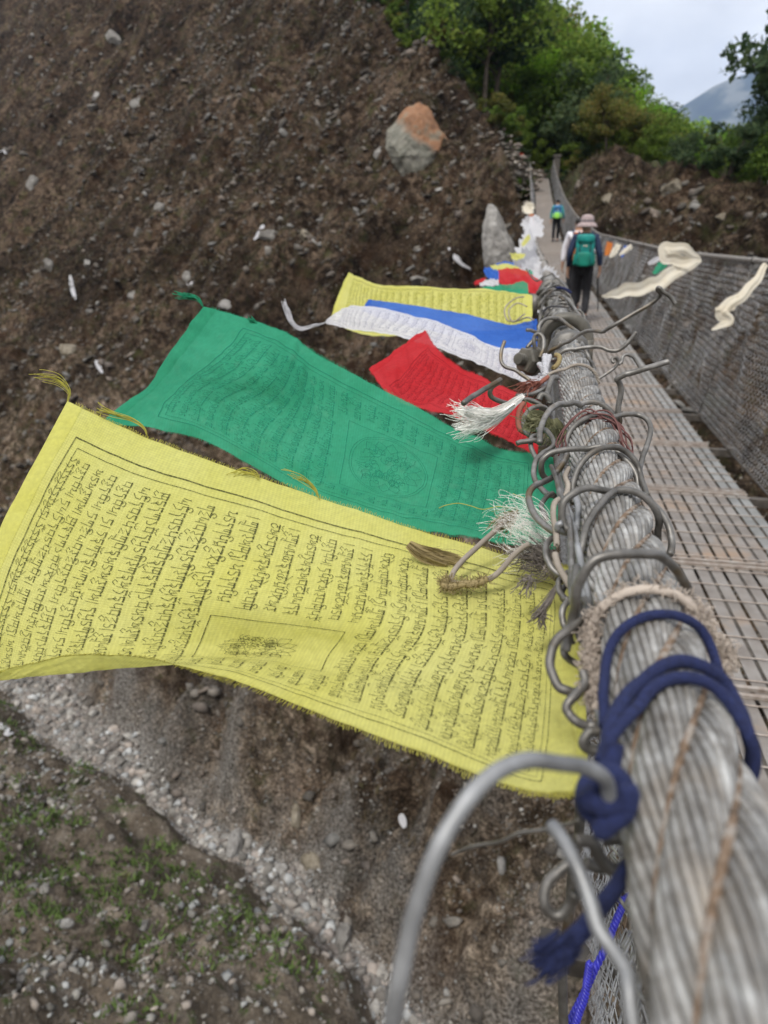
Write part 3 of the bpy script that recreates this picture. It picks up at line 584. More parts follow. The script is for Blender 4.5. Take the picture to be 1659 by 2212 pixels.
# Tibetan-style letters drawn with a flat pen: strokes in a box, head line at y=1
def _arc(cx, cy, rx, ry, a0, a1, n=6): return [(cx+rx*math.cos(math.radians(a0+(a1-a0)*i/n)), cy+ry*math.sin(math.radians(a0+(a1-a0)*i/n))) for i in range(n+1)]
LET = {
 'ka': (0.8, [[(0, 1), (.8, 1)], [(.12, 1), (.12, .1)], [(.42, 1), (.42, .35)], [(.72, 1), (.72, -.35)], [(.12, .55), (.42, .4), (.72, .55)]]),
 'ga': (0.65, [[(0, 1), (.65, 1)], [(.1, 1), (.1, .55), (.3, .45), (.3, 1)], [(.58, 1), (.58, -.3)]]),
 'nga': (0.55, [[(0, 1), (.5, 1)], [(.08, 1), (.08, .7), (.35, .6), (.5, .4), (.35, .15), (.1, .2)]]),
 'ca': (0.6, [[(0, 1), (.6, 1)], _arc(.3, .5, .27, .3, 60, 360), [(.3, .95), (.3, .75)]]),
 'ta': (0.55, [[(0, 1), (.55, 1)], [(.1, 1), (.1, .75), (.3, .7), (.48, .5), (.4, .2), (.25, -.1)]]),
 'da': (0.55, [[(0, 1), (.5, 1)], [(.08, 1), (.1, .72), (.34, .68), (.42, .45), (.42, -.3)]]),
 'na': (0.6, [[(0, 1), (.55, 1)], [(.08, 1), (.1, .7), (.4, .66), (.5, .45), (.36, .2), (.14, .3), (.3, .45), (.5, -.25)]]),
 'pa': (0.62, [[(0, 1), (.16, 1)], [(.46, 1), (.62, 1)], [(.08, 1), (.1, .5), (.32, .42), (.54, .55)], [(.54, 1), (.54, .1)]]),
 'ba': (0.62, [[(0, 1), (.6, 1)], [(.08, 1), (.1, .35), (.52, .35)], [(.54, 1), (.54, .1)]]),
 'ma': (0.7, [[(.0, 1), (.2, 1)], [(.5, 1), (.68, 1)], [(.1, 1), (.12, .45), (.35, .4)], [(.6, 1), (.6, .1)], [(.6, .5), (.36, .38), (.2, .1), (.5, .25)]]),
 'za': (0.66, [[(0, 1), (.62, 1)], [(.58, 1), (.1, .6), (.54, .5), (.1, .12), (.6, .08)]]),
 'a_': (0.6, [[(0, .98), (.3, 1)], [(.1, .95), (.3, .75), (.48, .5), (.42, .2), (.12, .12)]]),
 'ya': (0.66, [[(0, 1), (.2, 1)], [(.12, 1), (.24, .66), (.08, .38), (.34, .34), (.6, .5)], [(.6, 1), (.6, .1)]]),
 'ra': (0.5, [[(0, 1), (.5, 1)], [(.24, 1), (.3, .7), (.44, .45), (.12, .3), (.38, .08)]]),
 'la': (0.72, [[(0, .95), (.2, 1)], [(.12, .95), (.08, .4), (.3, .3), (.36, .7), (.42, .32), (.64, .4)], [(.64, 1), (.64, .05)]]),
 'sha': (0.68, [[(0, 1), (.66, 1)], [(.12, 1), (.3, .5), (.12, .3)], [(.58, 1), (.3, .5), (.62, .1)]]),
 'sa': (0.74, [[(0, 1), (.2, 1)], [(.1, 1), (.24, .6), (.06, .36), (.4, .34)], [(.36, .9), (.5, .45), (.4, .34)], [(.66, 1), (.66, .05)], [(.48, .5), (.66, .55)]]),
 'ha': (0.66, [[(0, 1), (.6, 1)], [(.1, 1), (.12, .6), (.5, .55), (.5, .1), (.1, -.25)]]),
 'tsa': (0.72, [[(0, 1), (.7, 1)], _arc(.2, .45, .17, .28, 90, 400), _arc(.52, .45, .17, .28, 90, 400), [(.36, 1), (.36, .6)]]),
 'shad': (0.22, [[(.1, 1.1), (.1, -.1)]]),
}
VOW = {'i': [_arc(.3, 1.22, .26, .22, 0, 190)+[(.3, 1.08)]], 'e': [[(.0, 1.5), (.5, 1.12)]], 'o': [[(.0, 1.4), (.2, 1.2), (.32, 1.34), (.44, 1.2), (.66, 1.42)]], 'u': [[(.2, 0), (.0, -.25), (.3, -.4), (.55, -.12)]], 'r': [[(.05, .0), (.5, -.05), (.3, -.35), (.7, -.5)]], 'm': [_arc(.3, 1.45, .13, .12, 0, 360)]}
def word(s_): return [tuple(t.split('+')) for t in s_.split()]
MANTRA = word('a_+o+m ta ra+e ta+u ta+u ra+e ta+u ra+e sa+u ha shad')
TEXTS = [word(t) for t in ('shad ga+r ga ra sa ka da+u shad', 'ba ra+u da ba+i ya shad ha', 'sa nga sa ra+u ga sa shad', 'la ha+i da ba nga pa+o za ga+r ba+i na', 'ya nga da ga pa+i ma za+u sha+i sa', 'shad ra+u ga+r la ma tsa na ra tsa+e ma+o', 'da pa+u nga ga+i ra+e ga na sa+u ta+o na pa ba za+u nga', 'ba ca+o ma la da na da ga+r ra', 'pa+i sha+e sa ra ba ka+i pa ra+o la ta+u', 'shad ta+a na ga+o da na+i la+e ga sa ma+o', 'ga za+i la ba ra+u za+i', 'sa+e ma sa da pa a_+i ma tsa+o ga', 'ka+u na da ga a_ ba+o', 'ca+o sa nga ba ta+u sa na sa')]
def glyph_strokes(tok):
    base = tok[0]; adv, st = LET.get(base, LET['ra']); st = list(st); high = 0
    for t in tok[1:]:
        if t in VOW: st += VOW[t]
    return adv, st
class Ink:
    def __init__(s, cl, H, L, off=0.0006): s.c = cl; s.H = H; s.L = L; s.off = off; s.uv = []; s.f = []; s.n = 0
    def line(s, pts, w, closed=False):
        """pts in (u, v); width in metres"""
        P = A([(p[0]*s.L, p[1]*s.H) for p in pts], float)
        if len(P) < 2: return
        T = np.gradient(P, axis=0); T /= np.linalg.norm(T, axis=1)[:, None]+1e-9; Nn = np.stack([-T[:, 1], T[:, 0]], -1)
        w = np.broadcast_to(w, (len(P),))[:, None]/2
        a = (P+Nn*w)/A([s.L, s.H]); b = (P-Nn*w)/A([s.L, s.H]); m = len(P)
        s.uv += list(a)+list(b)
        s.f += [(s.n+i, s.n+i+1, s.n+m+i+1, s.n+m+i) for i in range(m-1)]; s.n += 2*m
    def long(s, a, b, w, n=40): s.line([(a[0]+(b[0]-a[0])*t, a[1]+(b[1]-a[1])*t) for t in np.linspace(0, 1, n)], w)
    def text(s, u0, v0, v1, hgt, seq, wpen):
        """a line of text starting at v0, running towards v1; letters' heads point to smaller u"""
        v = v0; k = 0
        while True:
            tok = seq[k % len(seq)]; k += 1; adv, st = glyph_strokes(tok); adv_m = (adv+0.07)*hgt
            if v+adv_m/s.H > v1: break
            for q in st:
                pts = [(u0-(y-0.0)*hgt/s.L, v+x*hgt/s.H) for x, y in q]
                hz = abs(q[0][1]-q[-1][1]) < 0.02 and len(q) == 2
                s.line(pts, wpen*(2.0 if hz else (0.8 if len(q) == 2 else 1.05)))
            if tok[0] != 'shad' and k % 3 == 0:
                s.line([(u0-1.0*hgt/s.L, v+(adv+.05)*hgt/s.H), (u0-0.86*hgt/s.L, v+(adv+.05)*hgt/s.H)], wpen*1.3); adv_m += .08*hgt
            if tok[0] == 'shad': adv_m += 0.25*hgt
            v += adv_m/s.H
def ornament(ink, u0, u1, v0, v1, w, seed, oval=True):
    """printed medallion: lotus, flames and scrolls inside an oval"""
    r_ = random.Random(seed); cu_, cv_ = (u0+u1)/2, (v0+v1)/2; ru, rv = (u1-u0)/2, (v1-v0)/2
    P = lambda x, y: (cu_+x*ru, cv_+y*rv)
    for k_ in ((1.0, 0.94) if oval else ()): ink.line([P(k_*math.cos(t), k_*math.sin(t)) for t in np.linspace(0, 2*math.pi, 50)], w)
    for k in range(13 if oval else 9):
        t = math.pi*(0.25+1.5*k/12); b = (0.5*math.cos(t), 0.5*math.sin(t)); e = (0.86*math.cos(t), 0.86*math.sin(t)); c = (0.15*math.sin(t), -0.15*math.cos(t))
        ink.line([P(*b), P((b[0]+e[0])/2+c[0], (b[1]+e[1])/2+c[1]), P(*e)], w*1.1); ink.line([P(*b), P((b[0]+e[0])/2-c[0], (b[1]+e[1])/2-c[1]), P(*e)], w*1.1)
    for k in range(60):
        x, y = r_.uniform(-.5, .55), r_.uniform(-.5, .5); rr = r_.uniform(.07, .17); a0 = r_.uniform(0, 6)
        ink.line([P(x+rr*(1-q/14)*math.cos(a0+q*.6), y+rr*(1-q/14)*math.sin(a0+q*.6)) for q in range(12)], w)
    for k in range(9):
        y = -.4+.1*k; ink.line([P(.35, y), P(.62+.12*math.sin(k*2), y+.03), P(.85-.5*abs(y), y*.6)], w)
def flag(name, label, cat, rows, cm, im, H, L, nlines, frame_=(0.12, 0.93, 0.09, 0.9), pic=None, seed=0, ripple=0.002, fringe=0.0, pen=0.0006, hem=True, nu=90, nv=60, group=None, txt=True, mantra=True, hgt=None):
    cl = Cloth(rows, nu, nv, ripple, seed)
    V = cl.G.reshape(-1, 3); F_ = [(j*nu+i, j*nu+i+1, (j+1)*nu+i+1, (j+1)*nu+i) for j in range(nv-1) for i in range(nu-1)]; mi = [0]*len(F_); n0 = len(V)
    mats = [cm]
    if txt:
        ik = Ink(cl, H, L); uf0, uf1, vf0, vf1 = frame_; mats.append(im)
        for o_, w_ in ((0, pen*2.0), (0.006/L, pen*1.1)):
            a, b, c, d = uf0+o_, uf1-o_, vf0+o_*L/H, vf1-o_*L/H
            ik.long((a, c), (b, c), w_, 60); ik.long((a, d), (b, d), w_, 60); ik.long((a, c), (a, d), w_); ik.long((b, c), (b, d), w_)
        pt = (uf1-uf0-0.03)/nlines; hg = hgt or pt*L*0.53; v0 = vf0+0.012/H; v1 = vf1-0.009/H
        r_ = random.Random(seed+5)
        for k in range(nlines):
            u0 = uf0+0.03+pt*(k+0.62); seq = []
            for _ in range(7): seq += r_.choice(TEXTS)
            if mantra and k == nlines-1: seq = MANTRA*4
            if mantra and k >= nlines-1: ik.text(u0, v0, v1, hg*0.95, seq, pen); continue
            if pic and pic[0]-pt*0.2 < u0 < pic[1]+pt*1.0:
                ik.text(u0, v0, pic[2]-0.006/H, hg, seq, pen)
                if v1-pic[3] > 0.07: ik.text(u0, pic[3]+0.006/H, v1, hg, seq[3:], pen)
            else: ik.text(u0, v0 if k else v0, v1, hg, seq, pen)
        if pic:
            a, b, c, d = pic
            for p, q in (((a, c), (b, c)), ((b, c), (b, d)), ((b, d), (a, d)), ((a, d), (a, c))): ik.long(p, q, pen*1.1, 16)
            ornament(ik, a+(.01 if seed != 3 else .04), b-.01, c+.02, d-.02, pen*0.8, seed, seed != 3)
        uv = A(ik.uv); P = cl.S(uv[:, 0], uv[:, 1], 0.0006); V = np.vstack([V, P]); F_ += [tuple(i+n0 for i in f) for f in ik.f]; mi += [1]*len(ik.f)
    o = new_mesh(name, V, F_, mats, mi=mi)
    uvl = o.data.uv_layers.new(name='UVMap'); li = np.zeros(len(o.data.loops), np.int32); o.data.loops.foreach_get('vertex_index', li)
    UVv = np.zeros((len(V), 2)); g_ = np.stack(np.meshgrid(np.linspace(0, 1, nu), np.linspace(0, 1, nv)), -1).reshape(-1, 2); UVv[:n0] = g_
    uvl.data.foreach_set('uv', UVv[li].astype(np.float32).ravel())
    tag(o, label, cat, group)
    if fringe:
        nf = int(L/0.0007)
        for vv, sg in ((0.0, -1), (1.0, 1)):
            C = []
            u = np.linspace(0.02, 0.98, nf)+rng.normal(0, 0.001, nf); base = cl.S(u, np.full(nf, vv)); inn = cl.S(u, np.full(nf, vv-sg*0.04)); dr = base-inn; dr /= np.linalg.norm(dr, axis=1)[:, None]
            ln = fringe*(0.35+0.5*vnoise(u*40, u*0+3)+0.15*rng.random(nf)); sd_ = rng.normal(0, 0.16, (nf, 3))
            C.append(np.stack([base-dr*0.001, base+(dr+sd_*0.3)*ln[:, None]*0.5, base+(dr+sd_)*ln[:, None]], 1))
            Vf, Ff = fast_tubes(np.concatenate(C), 0.00016, 3); new_mesh('frayed_edge', Vf, Ff, M['yellow_thread'] if cm == M['yellow'] else cm, o)
    if hem:
        v = np.linspace(0, 1, 40)
        for uu, wd_ in ((0.0, 0.03), (1.0, -0.035)):
            b = MB(); Gs = A([cl.S(np.full(40, uu+wd_*t), v, 0.0010 if 0.05 < t < 0.95 else 0.0003) for t in np.linspace(0, 1, 6)]); b.sheet(Gs)
            b.build('hem', cm, o)
    return o, cl

GF = 'prayer flags blown out sideways from the handrail'
yl, ycl = flag('prayer_flag', 'large bright yellow printed prayer flag closest to the viewer', 'prayer flag', [
    [(1250, 1232, .455), (1258, 1330, .41), (1263, 1450, .365), (1268, 1590, .315), (1268, 1660, .295), (1262, 1712, .28)],
    [(1135, 1210, .475), (1142, 1310, .425), (1135, 1400, .40), (1112, 1540, .345), (1098, 1620, .325), (1080, 1690, .31)],
    [(880, 1137, .51), (868, 1240, .46), (858, 1345, .42), (800, 1430, .415), (770, 1495, .385), (745, 1562, .365)],
    [(620, 1052, .555), (590, 1170, .51), (545, 1295, .465), (500, 1398, .47), (475, 1432, .45), (440, 1452, .44)],
    [(340, 955, .595), (265, 1085, .56), (195, 1235, .525), (140, 1380, .495), (120, 1455, .48), (195, 1412, .455)],
    [(146, 868, .635), (75, 1000, .60), (0, 1145, .565), (-62, 1320, .535), (-70, 1470, .52), (-20, 1455, .49)]],
    M['yellow'], M['ink'], 0.225, 0.42, 27, (0.125, 0.945, 0.085, 0.93), (0.46, 0.64, 0.47, 0.72), 3, 0.0026, 0.0042, 0.00047, nu=220, nv=110)
gr_, gcl = flag('prayer_flag', 'emerald green printed prayer flag between the yellow and red flags', 'prayer flag', [
    [(1195, 990, .66), (1200, 1045, .62), (1205, 1110, .57), (1200, 1180, .53)],
    [(1080, 968, .70), (1072, 1040, .65), (1060, 1105, .60), (1040, 1163, .56)],
    [(900, 880, .74), (885, 970, .69), (865, 1060, .64), (850, 1130, .60)],
    [(700, 775, .79), (690, 890, .76), (665, 985, .70), (650, 1065, .67)],
    [(610, 716, .82), (540, 800, .76), (440, 860, .79), (420, 945, .76)],
    [(440, 662, .86), (380, 745, .88), (320, 835, .90), (215, 908, .86)]],
    M['green'], M['ink_green'], 0.235, 0.46, 26, (0.1, 0.88, 0.09, 0.92), (0.34, 0.53, 0.3, 0.78), 5, 0.006, 0.003, 0.0006, nu=110, nv=64)
rd, rcl = flag('prayer_flag', 'red printed prayer flag with its corner raised beside the green flag', 'prayer flag', [
    [(1160, 860, .92), (1165, 900, .88), (1165, 945, .84), (1160, 990, .80)],
    [(1100, 842, .95), (1098, 885, .91), (1080, 925, .87), (1065, 940, .84)],
    [(1010, 803, 1.0), (1000, 840, .97), (985, 870, .94), (960, 893, .91)],
    [(945, 755, 1.06), (915, 800, 1.04), (885, 840, 1.02), (855, 865, .98)],
    [(917, 711, 1.14), (880, 738, 1.13), (840, 768, 1.12), (797, 797, 1.08)]],
    M['red'], M['ink_red'], 0.21, 0.32, 17, (0.1, 0.84, 0.09, 0.9), None, 9, 0.006, 0.003, 0.0007)
wh, wcl = flag('prayer_flag', 'white printed prayer flag stretched under the blue one', 'prayer flag', [
    [(1160, 757, 1.18), (1163, 780, 1.14), (1163, 810, 1.10), (1160, 840, 1.07)],
    [(1073, 750, 1.24), (1072, 765, 1.21), (1070, 785, 1.17), (1064, 801, 1.14)],
    [(1006, 722, 1.3), (1000, 735, 1.28), (995, 752, 1.24), (987, 770, 1.21)],
    [(900, 683, 1.4), (888, 695, 1.38), (874, 710, 1.34), (860, 724, 1.31)],
    [(783, 661, 1.52), (778, 678, 1.5), (773, 695, 1.47), (766, 711, 1.44)],
    [(745, 664, 1.55), (737, 678, 1.54), (730, 690, 1.52), (726, 703, 1.5)],
    [(704, 693, 1.58), (704, 695, 1.58), (704, 697, 1.57), (704, 699, 1.57)]],
    M['white'], M['ink_white'], 0.2, 0.5, 26, (0.06, 0.82, 0.08, 0.92), (0.24, 0.36, 0.25, 0.75), 12, 0.007, 0.0, 0.0008)
bl_, _ = flag('prayer_flag', 'cobalt blue prayer flag lying between white and yellow flags', 'prayer flag', [
    [(1160, 690, 1.40), (1160, 705, 1.38), (1160, 740, 1.3), (1160, 765, 1.25)],
    [(1098, 701, 1.45), (1098, 715, 1.43), (1095, 735, 1.36), (1095, 764, 1.30)],
    [(1000, 677, 1.52), (1000, 695, 1.48), (1000, 712, 1.44), (1000, 730, 1.38)],
    [(857, 654, 1.62), (855, 668, 1.6), (852, 682, 1.56), (850, 696, 1.5)],
    [(797, 648, 1.68), (790, 655, 1.66), (786, 662, 1.64), (783, 672, 1.6)]],
    M['blue'], M['ink'], 0.18, 0.45, 20, txt=False, seed=14, ripple=0.004)
y2, _ = flag('prayer_flag', 'pale yellow printed prayer flag lying behind the blue one', 'prayer flag', [
    [(1150, 636, 1.75), (1150, 660, 1.66), (1150, 682, 1.58), (1150, 705, 1.5)],
    [(1062, 625, 1.85), (1060, 655, 1.78), (1060, 685, 1.7), (1058, 715, 1.62)],
    [(930, 621, 2.0), (930, 655, 1.93), (928, 690, 1.86), (925, 722, 1.8)],
    [(828, 616, 2.1), (826, 650, 2.03), (824, 690, 1.96), (820, 726, 1.9)],
    [(776, 597, 2.18), (770, 640, 2.12), (762, 680, 2.04), (756, 714, 1.98)],
    [(752, 587, 2.2), (738, 620, 2.18), (724, 655, 2.12), (714, 688, 2.08)]],
    M['yellow'], M['ink_yellow'], 0.24, 0.62, 26, (0.05, 0.88, 0.06, 0.94), None, 17, 0.006, 0.0, 0.0012)
for nm, lb_, rows, cm, sd in (
  ('g', 'small green prayer flag above the second yellow flag', [[(1140, 612, 2.3), (1142, 640, 2.2)], [(1105, 612, 2.35), (1105, 635, 2.25)], [(1070, 617, 2.4), (1070, 632, 2.35)], [(1043, 618, 2.45), (1040, 626, 2.4)]], 'green', 21),
  ('r', 'coral red prayer flag folded over behind the small green one', [[(1182, 612, 2.4), (1184, 640, 2.3)], [(1138, 588, 2.55), (1140, 632, 2.4)], [(1100, 577, 2.65), (1100, 625, 2.5)], [(1077, 583, 2.7), (1077, 615, 2.55)]], 'red', 23),
  ('b', 'small blue prayer flag left of the folded red one', [[(1080, 585, 2.9), (1078, 607, 2.8)], [(1060, 579, 2.95), (1060, 604, 2.85)], [(1043, 580, 3.0), (1050, 598, 2.9)]], 'blue', 24),
  ('w', 'small white prayer flag below the small blue one', [[(1078, 604, 2.75), (1078, 618, 2.7)], [(1058, 604, 2.8), (1058, 618, 2.75)], [(1036, 612, 2.85), (1037, 618, 2.8)]], 'white', 25),
  ('r', 'small red prayer flag tip farthest left of the distant cluster', [[(1050, 600, 3.0), (1046, 612, 2.95)], [(1036, 602, 3.05), (1034, 613, 3.0)], [(1025, 612, 3.1), (1025, 615, 3.05)]], 'red', 26),
  ('y', 'mustard yellow prayer flag arched above the red one', [[(1140, 588, 3.1), (1138, 596, 3.0)], [(1112, 574, 3.2), (1112, 592, 3.1)], [(1088, 569, 3.3), (1088, 586, 3.2)], [(1060, 576, 3.4), (1064, 586, 3.3)]], 'yellow', 27),
  ('b', 'narrow blue prayer flag behind the arched yellow one', [[(1110, 570, 3.7), (1110, 578, 3.6)], [(1085, 566, 3.8), (1085, 575, 3.7)], [(1070, 571, 3.9), (1072, 576, 3.8)]], 'blue', 28),
  ('y', 'small yellow triangular prayer flag beside the white scarves', [[(1135, 548, 4.6), (1130, 560, 4.5)], [(1115, 547, 4.7), (1115, 562, 4.6)], [(1102, 547, 4.8), (1106, 560, 4.7)]], 'yellow', 29),
  ('y', 'yellow and distant prayer flag hanging below the hanging scarves', [[(1143, 505, 8), (1146, 515, 8)], [(1133, 515, 8), (1136, 528, 8)], [(1126, 527, 8), (1128, 533, 8)]], 'yellow', 30)):
    flag('prayer_flag', lb_, 'prayer flag', rows, M[cm], None, .2, .3, 0, txt=False, hem=False, ripple=0.012, nu=26, nv=14, seed=sd)

# ------------------------------------------------------------------ scarves tied to the rails
def scarf(name, label, path, widths, m, seed, group=None, cat='scarf', folds=0.8):
    P = catmull([at(*p) for p in path], 60); W_ = np.interp(np.linspace(0, 1, 60), np.linspace(0, 1, len(widths)), widths)
    T = np.gradient(P, axis=0); T /= np.linalg.norm(T, axis=1)[:, None]; v = -P/np.linalg.norm(P, axis=1)[:, None]; U = np.cross(T, v); U /= np.linalg.norm(U, axis=1)[:, None]; Wn = np.cross(U, T)
    k = 26; t = np.linspace(-1, 1, k); r_ = np.random.default_rng(seed); ph = r_.uniform(0, 6)
    G_ = np.zeros((60, k, 3))
    for i in range(60):
        d = 0.16*np.sin(t*math.pi*folds+ph+i*0.06)+0.05*np.sin(t*math.pi*folds*2.3+i*0.11+ph)
        G_[i] = P[i]+U[i]*(t[:, None]*W_[i]*0.5)+Wn[i]*(d[:, None]*W_[i]*0.6)+U[i]*(0.08*W_[i]*math.sin(i*0.5+ph))
    b = MB(); b.sheet(G_)
    return tag(b.build(name, m), label, cat, group)
scarf('ceremonial_scarf', 'cream silk scarf looped on the far handrail and flying in the wind', [(1510, 556, 4.9), (1440, 600, 4.75), (1400, 618, 4.7), (1350, 628, 4.7), (1318, 637, 4.7), (1300, 640, 4.7)], [0.07, 0.1, 0.09, 0.09, 0.04, 0.01], M['cream'], 1)
scarf('scarf_loop', 'cream bow of the scarf knotted on the far handrail', [(1510, 560, 4.85), (1480, 540, 4.8), (1440, 536, 4.8), (1437, 553, 4.8), (1465, 562, 4.78), (1512, 562, 4.75)], [0.03, 0.07, 0.08, 0.08, 0.08, 0.03], M['cream'], 2)
scarf('ceremonial_scarf', 'beige twisted scarf tail hanging from the far handrail at the right edge', [(1655, 570, 4.0), (1630, 610, 3.95), (1595, 645, 3.9), (1560, 670, 3.9), (1570, 695, 3.9), (1537, 712, 3.9)], [0.03, 0.05, 0.06, 0.07, 0.06, 0.01], M['cream'], 3)
scarf('scarf_shred', 'torn pale scrap forking off the beige scarf tail', [(1598, 642, 3.9), (1575, 664, 3.9), (1545, 668, 3.9)], [0.03, 0.05, 0.015], M['cream'], 4)
for i, (p, wd_, m_, lb_) in enumerate((
    ([(1205+85, 510, 13.0), (1283, 530, 13), (1280, 545, 13)], [.1, .12, .06], 'white', 'white scarf hanging on the far rail just right of the hat'),
    ([(1318, 523, 10), (1314, 540, 10), (1310, 552, 10)], [.08, .09, .05], 'orange', 'orange scrap of cloth hanging on the far rail'),
    ([(1337, 527, 9.2), (1326, 545, 9.2), (1318, 556, 9.2)], [.07, .08, .03], 'cream', 'cream scrap of cloth hanging right of the orange one'),
    ([(1352, 530, 8.6), (1346, 545, 8.6), (1343, 556, 8.6)], [.02, .05, .02], 'blue', 'narrow blue scrap of cloth on the far rail'),
    ([(1365, 531, 8.3), (1350, 542, 8.3), (1338, 551, 8.3)], [.05, .06, .02], 'cream', 'pale scrap slanting left from the far rail'),
    ([(1432, 553, 6.6), (1415, 562, 6.6), (1400, 570, 6.6)], [.03, .05, .03], 'white', 'white scrap of cloth left of the knotted cream bow'),
    ([(1440, 566, 6.4), (1428, 575, 6.4), (1412, 592, 6.4)], [.05, .08, .03], 'green', 'green scrap of cloth below the knotted cream bow'),
    ([(1446, 556, 6.5), (1438, 562, 6.5), (1430, 568, 6.5)], [.04, .05, .03], 'red', 'red scrap of cloth behind the knotted cream bow'))):
    scarf('cloth_scrap', lb_, p, wd_, M[m_], 40+i, 'cloth scraps along the far handrail', 'cloth scrap')
HS = [([(1146, 437, 19), (1142, 450, 19), (1143, 462, 18.6)], [.2, .35, .2], 'cream', 'cream cloth bundle topmost on the near rail'),
      ([(1149, 462, 18), (1148, 470, 18), (1150, 490, 17.6)], [.1, .16, .1], 'orange', 'orange ribbon between the white scarves on the near rail'),
      ([(1146, 467, 17), (1140, 484, 17), (1143, 500, 16.6)], [.15, .32, .12], 'white', 'white scarf tail hanging outside the near rail'),
      ([(1150, 468, 16.6), (1158, 485, 16), (1162, 512, 15)], [.15, .32, .2], 'white', 'long white scarf tail draped inside the near rail'),
      ([(1148, 500, 13.6), (1143, 512, 13), (1140, 528, 12.6)], [.2, .25, .2], 'white', 'white scarf lump above the yellow flag tail'),
      ([(1145, 518, 12), (1141, 528, 11.6), (1136, 540, 11)], [.1, .16, .1], 'cream', 'cream strip hanging by the white lump'),
      ([(1160, 540, 8.6), (1145, 548, 8.2), (1132, 562, 7.8)], [.2, .36, .22], 'white', 'puffy white scarf bunched on the near rail'),
      ([(1165, 560, 5.6), (1140, 568, 5.2), (1108, 580, 5)], [.12, .22, .12], 'white', 'broad white scarf blown left on the near rail'),
      ([(1168, 566, 4.6), (1148, 586, 4.2), (1140, 600, 4)], [.1, .14, .1], 'white', 'crumpled white scarf above the coral red flag'),
      ([(1168, 588, 3.4), (1180, 600, 3.2), (1192, 612, 3)], [.07, .1, .07], 'white', 'grey white rag knotted over the near rail'),
      ([(1178, 612, 2.7), (1192, 640, 2.2), (1203, 690, 1.9)], [.03, .07, .09], 'white', 'long white scarf tail hanging beside the near cable onto the deck side'),
      ([(1120, 574, 5.6), (1135, 584, 5.4), (1150, 590, 5.2)], [.03, .05, .03], 'red', 'pink scrap among the white scarves'),
      ([(1130, 588, 4.2), (1142, 592, 4.1), (1150, 596, 4)], [.02, .05, .02], 'green', 'green scrap among the white scarves'),
      ([(1140, 535, 9.5), (1132, 548, 9.3), (1126, 556, 9.1)], [.1, .16, .06], 'green', 'dark green scrap left of the puffy white scarf')]
for i, (p, wd_, m_, lb_) in enumerate(HS): scarf('ceremonial_scarf', lb_, p, wd_, M[m_], 60+i, 'scarves and scraps knotted along the near handrail')
# light litter blown onto the slope
def ground_strip(px, wd_, lb_, seed, m_='white'):
    pts = [hit(*p) for p in px]; pts = [p for p in pts if p is not None]
    P = [p+A([0, 0, 0.12]) for p in pts]; P = catmull(P, 30)
    T = np.gradient(P, axis=0); T /= np.linalg.norm(T, axis=1)[:, None]+1e-9; U = np.cross(T, A([0, -0.5, 0.8])); U /= np.linalg.norm(U, axis=1)[:, None]
    r_ = np.random.default_rng(seed); wv = wd_*(0.35+0.65*np.abs(np.sin(np.linspace(0.3, 2.9, 30)+r_.uniform(-.3, .3))))
    b = MB(); b.sheet(np.stack([P-U*wv[:, None]/2, P+A([0, 0, .05])*wd_*2, P+U*wv[:, None]/2], 1)); tag(b.build('scarf_litter', M[m_]), lb_, 'scarf litter', 'white scarves fallen on the slope')
for i, (px, wd_, lb_) in enumerate((([(568, 490), (560, 508), (548, 522)], .45, 'white scarf scrap lying beside a rock above the yellow flag'),
    ([(152, 598), (156, 625), (164, 650)], .4, 'pale strip of cloth lying on the slope at far left'),
    ([(970, 540), (985, 560), (1000, 575), (1016, 585)], .45, 'wavy white scarf lying above the distant flags'),
    ([(396, 600), (408, 618), (416, 612)], .25, 'thin white curl of cloth above the green flag'),
    ([(208, 782), (214, 795), (222, 810)], .35, 'short white scrap on the slope above the large yellow flag'),
    ([(865, 1765), (870, 1780), (874, 1795)], .25, 'tiny white scrap in the gully beside the big wire'),
    ([(0, 330), (8, 325), (14, 335)], .5, 'white scrap at the left edge of the slope'),
    ([(0, 1570), (15, 1585), (30, 1590)], .3, 'pale plastic strip in the gully at the left edge'))):
    ground_strip(px, wd_, lb_, i)

# ------------------------------------------------------------------ wires and cords around the near handrail
def conv(ox, oy, s): return lambda pts, z: [((ox+x/s)*0.68441, (oy+y/s)*0.68441, zz) for (x, y), zz in zip(pts, np.interp(np.linspace(0, 1, len(pts)), np.linspace(0, 1, len(z)), z))]
k1 = conv(1600, 900, 3.318); k2 = conv(1600, 1300, 2.37); k3 = conv(1350, 1000, 1.8433); k4 = conv(1100, 2300, 1.253); k5 = conv(1600, 1700, 2.0134); k6 = conv(900, 1600, 1.659)
def push_out(P, r):
    """keep a wire of radius r outside the handrail cable"""
    P = P.copy(); c = left_cable(P[:, 1]); d = P-c; d[:, 1] = 0; L = np.linalg.norm(d, axis=1); need = 0.0207+r; k = (L < need) & (P[:, 1] < 3)
    P[k] = c[k]+A([0, 1, 0])*0+d[k]/(L[k][:, None]+1e-9)*need; P[k, 1] = c[k, 1]
    if k.any():
        for _ in range(3): P[1:-1] = np.where((k[1:-1] | k[:-2] | k[2:])[:, None], (P[:-2]+2*P[1:-1]+P[2:])/4, P[1:-1])
        c = left_cable(P[:, 1]); d = P-c; d[:, 1] = 0; L = np.linalg.norm(d, axis=1); k = (L < need) & (P[:, 1] < 3); P[k] = c[k]+d[k]/(L[k][:, None]+1e-9)*need
    return P
def path3(pz, n=None, r=0.002):
    P = [at(*p) for p in pz]; return push_out(catmull(P, n or max(12, 9*len(P))), r)
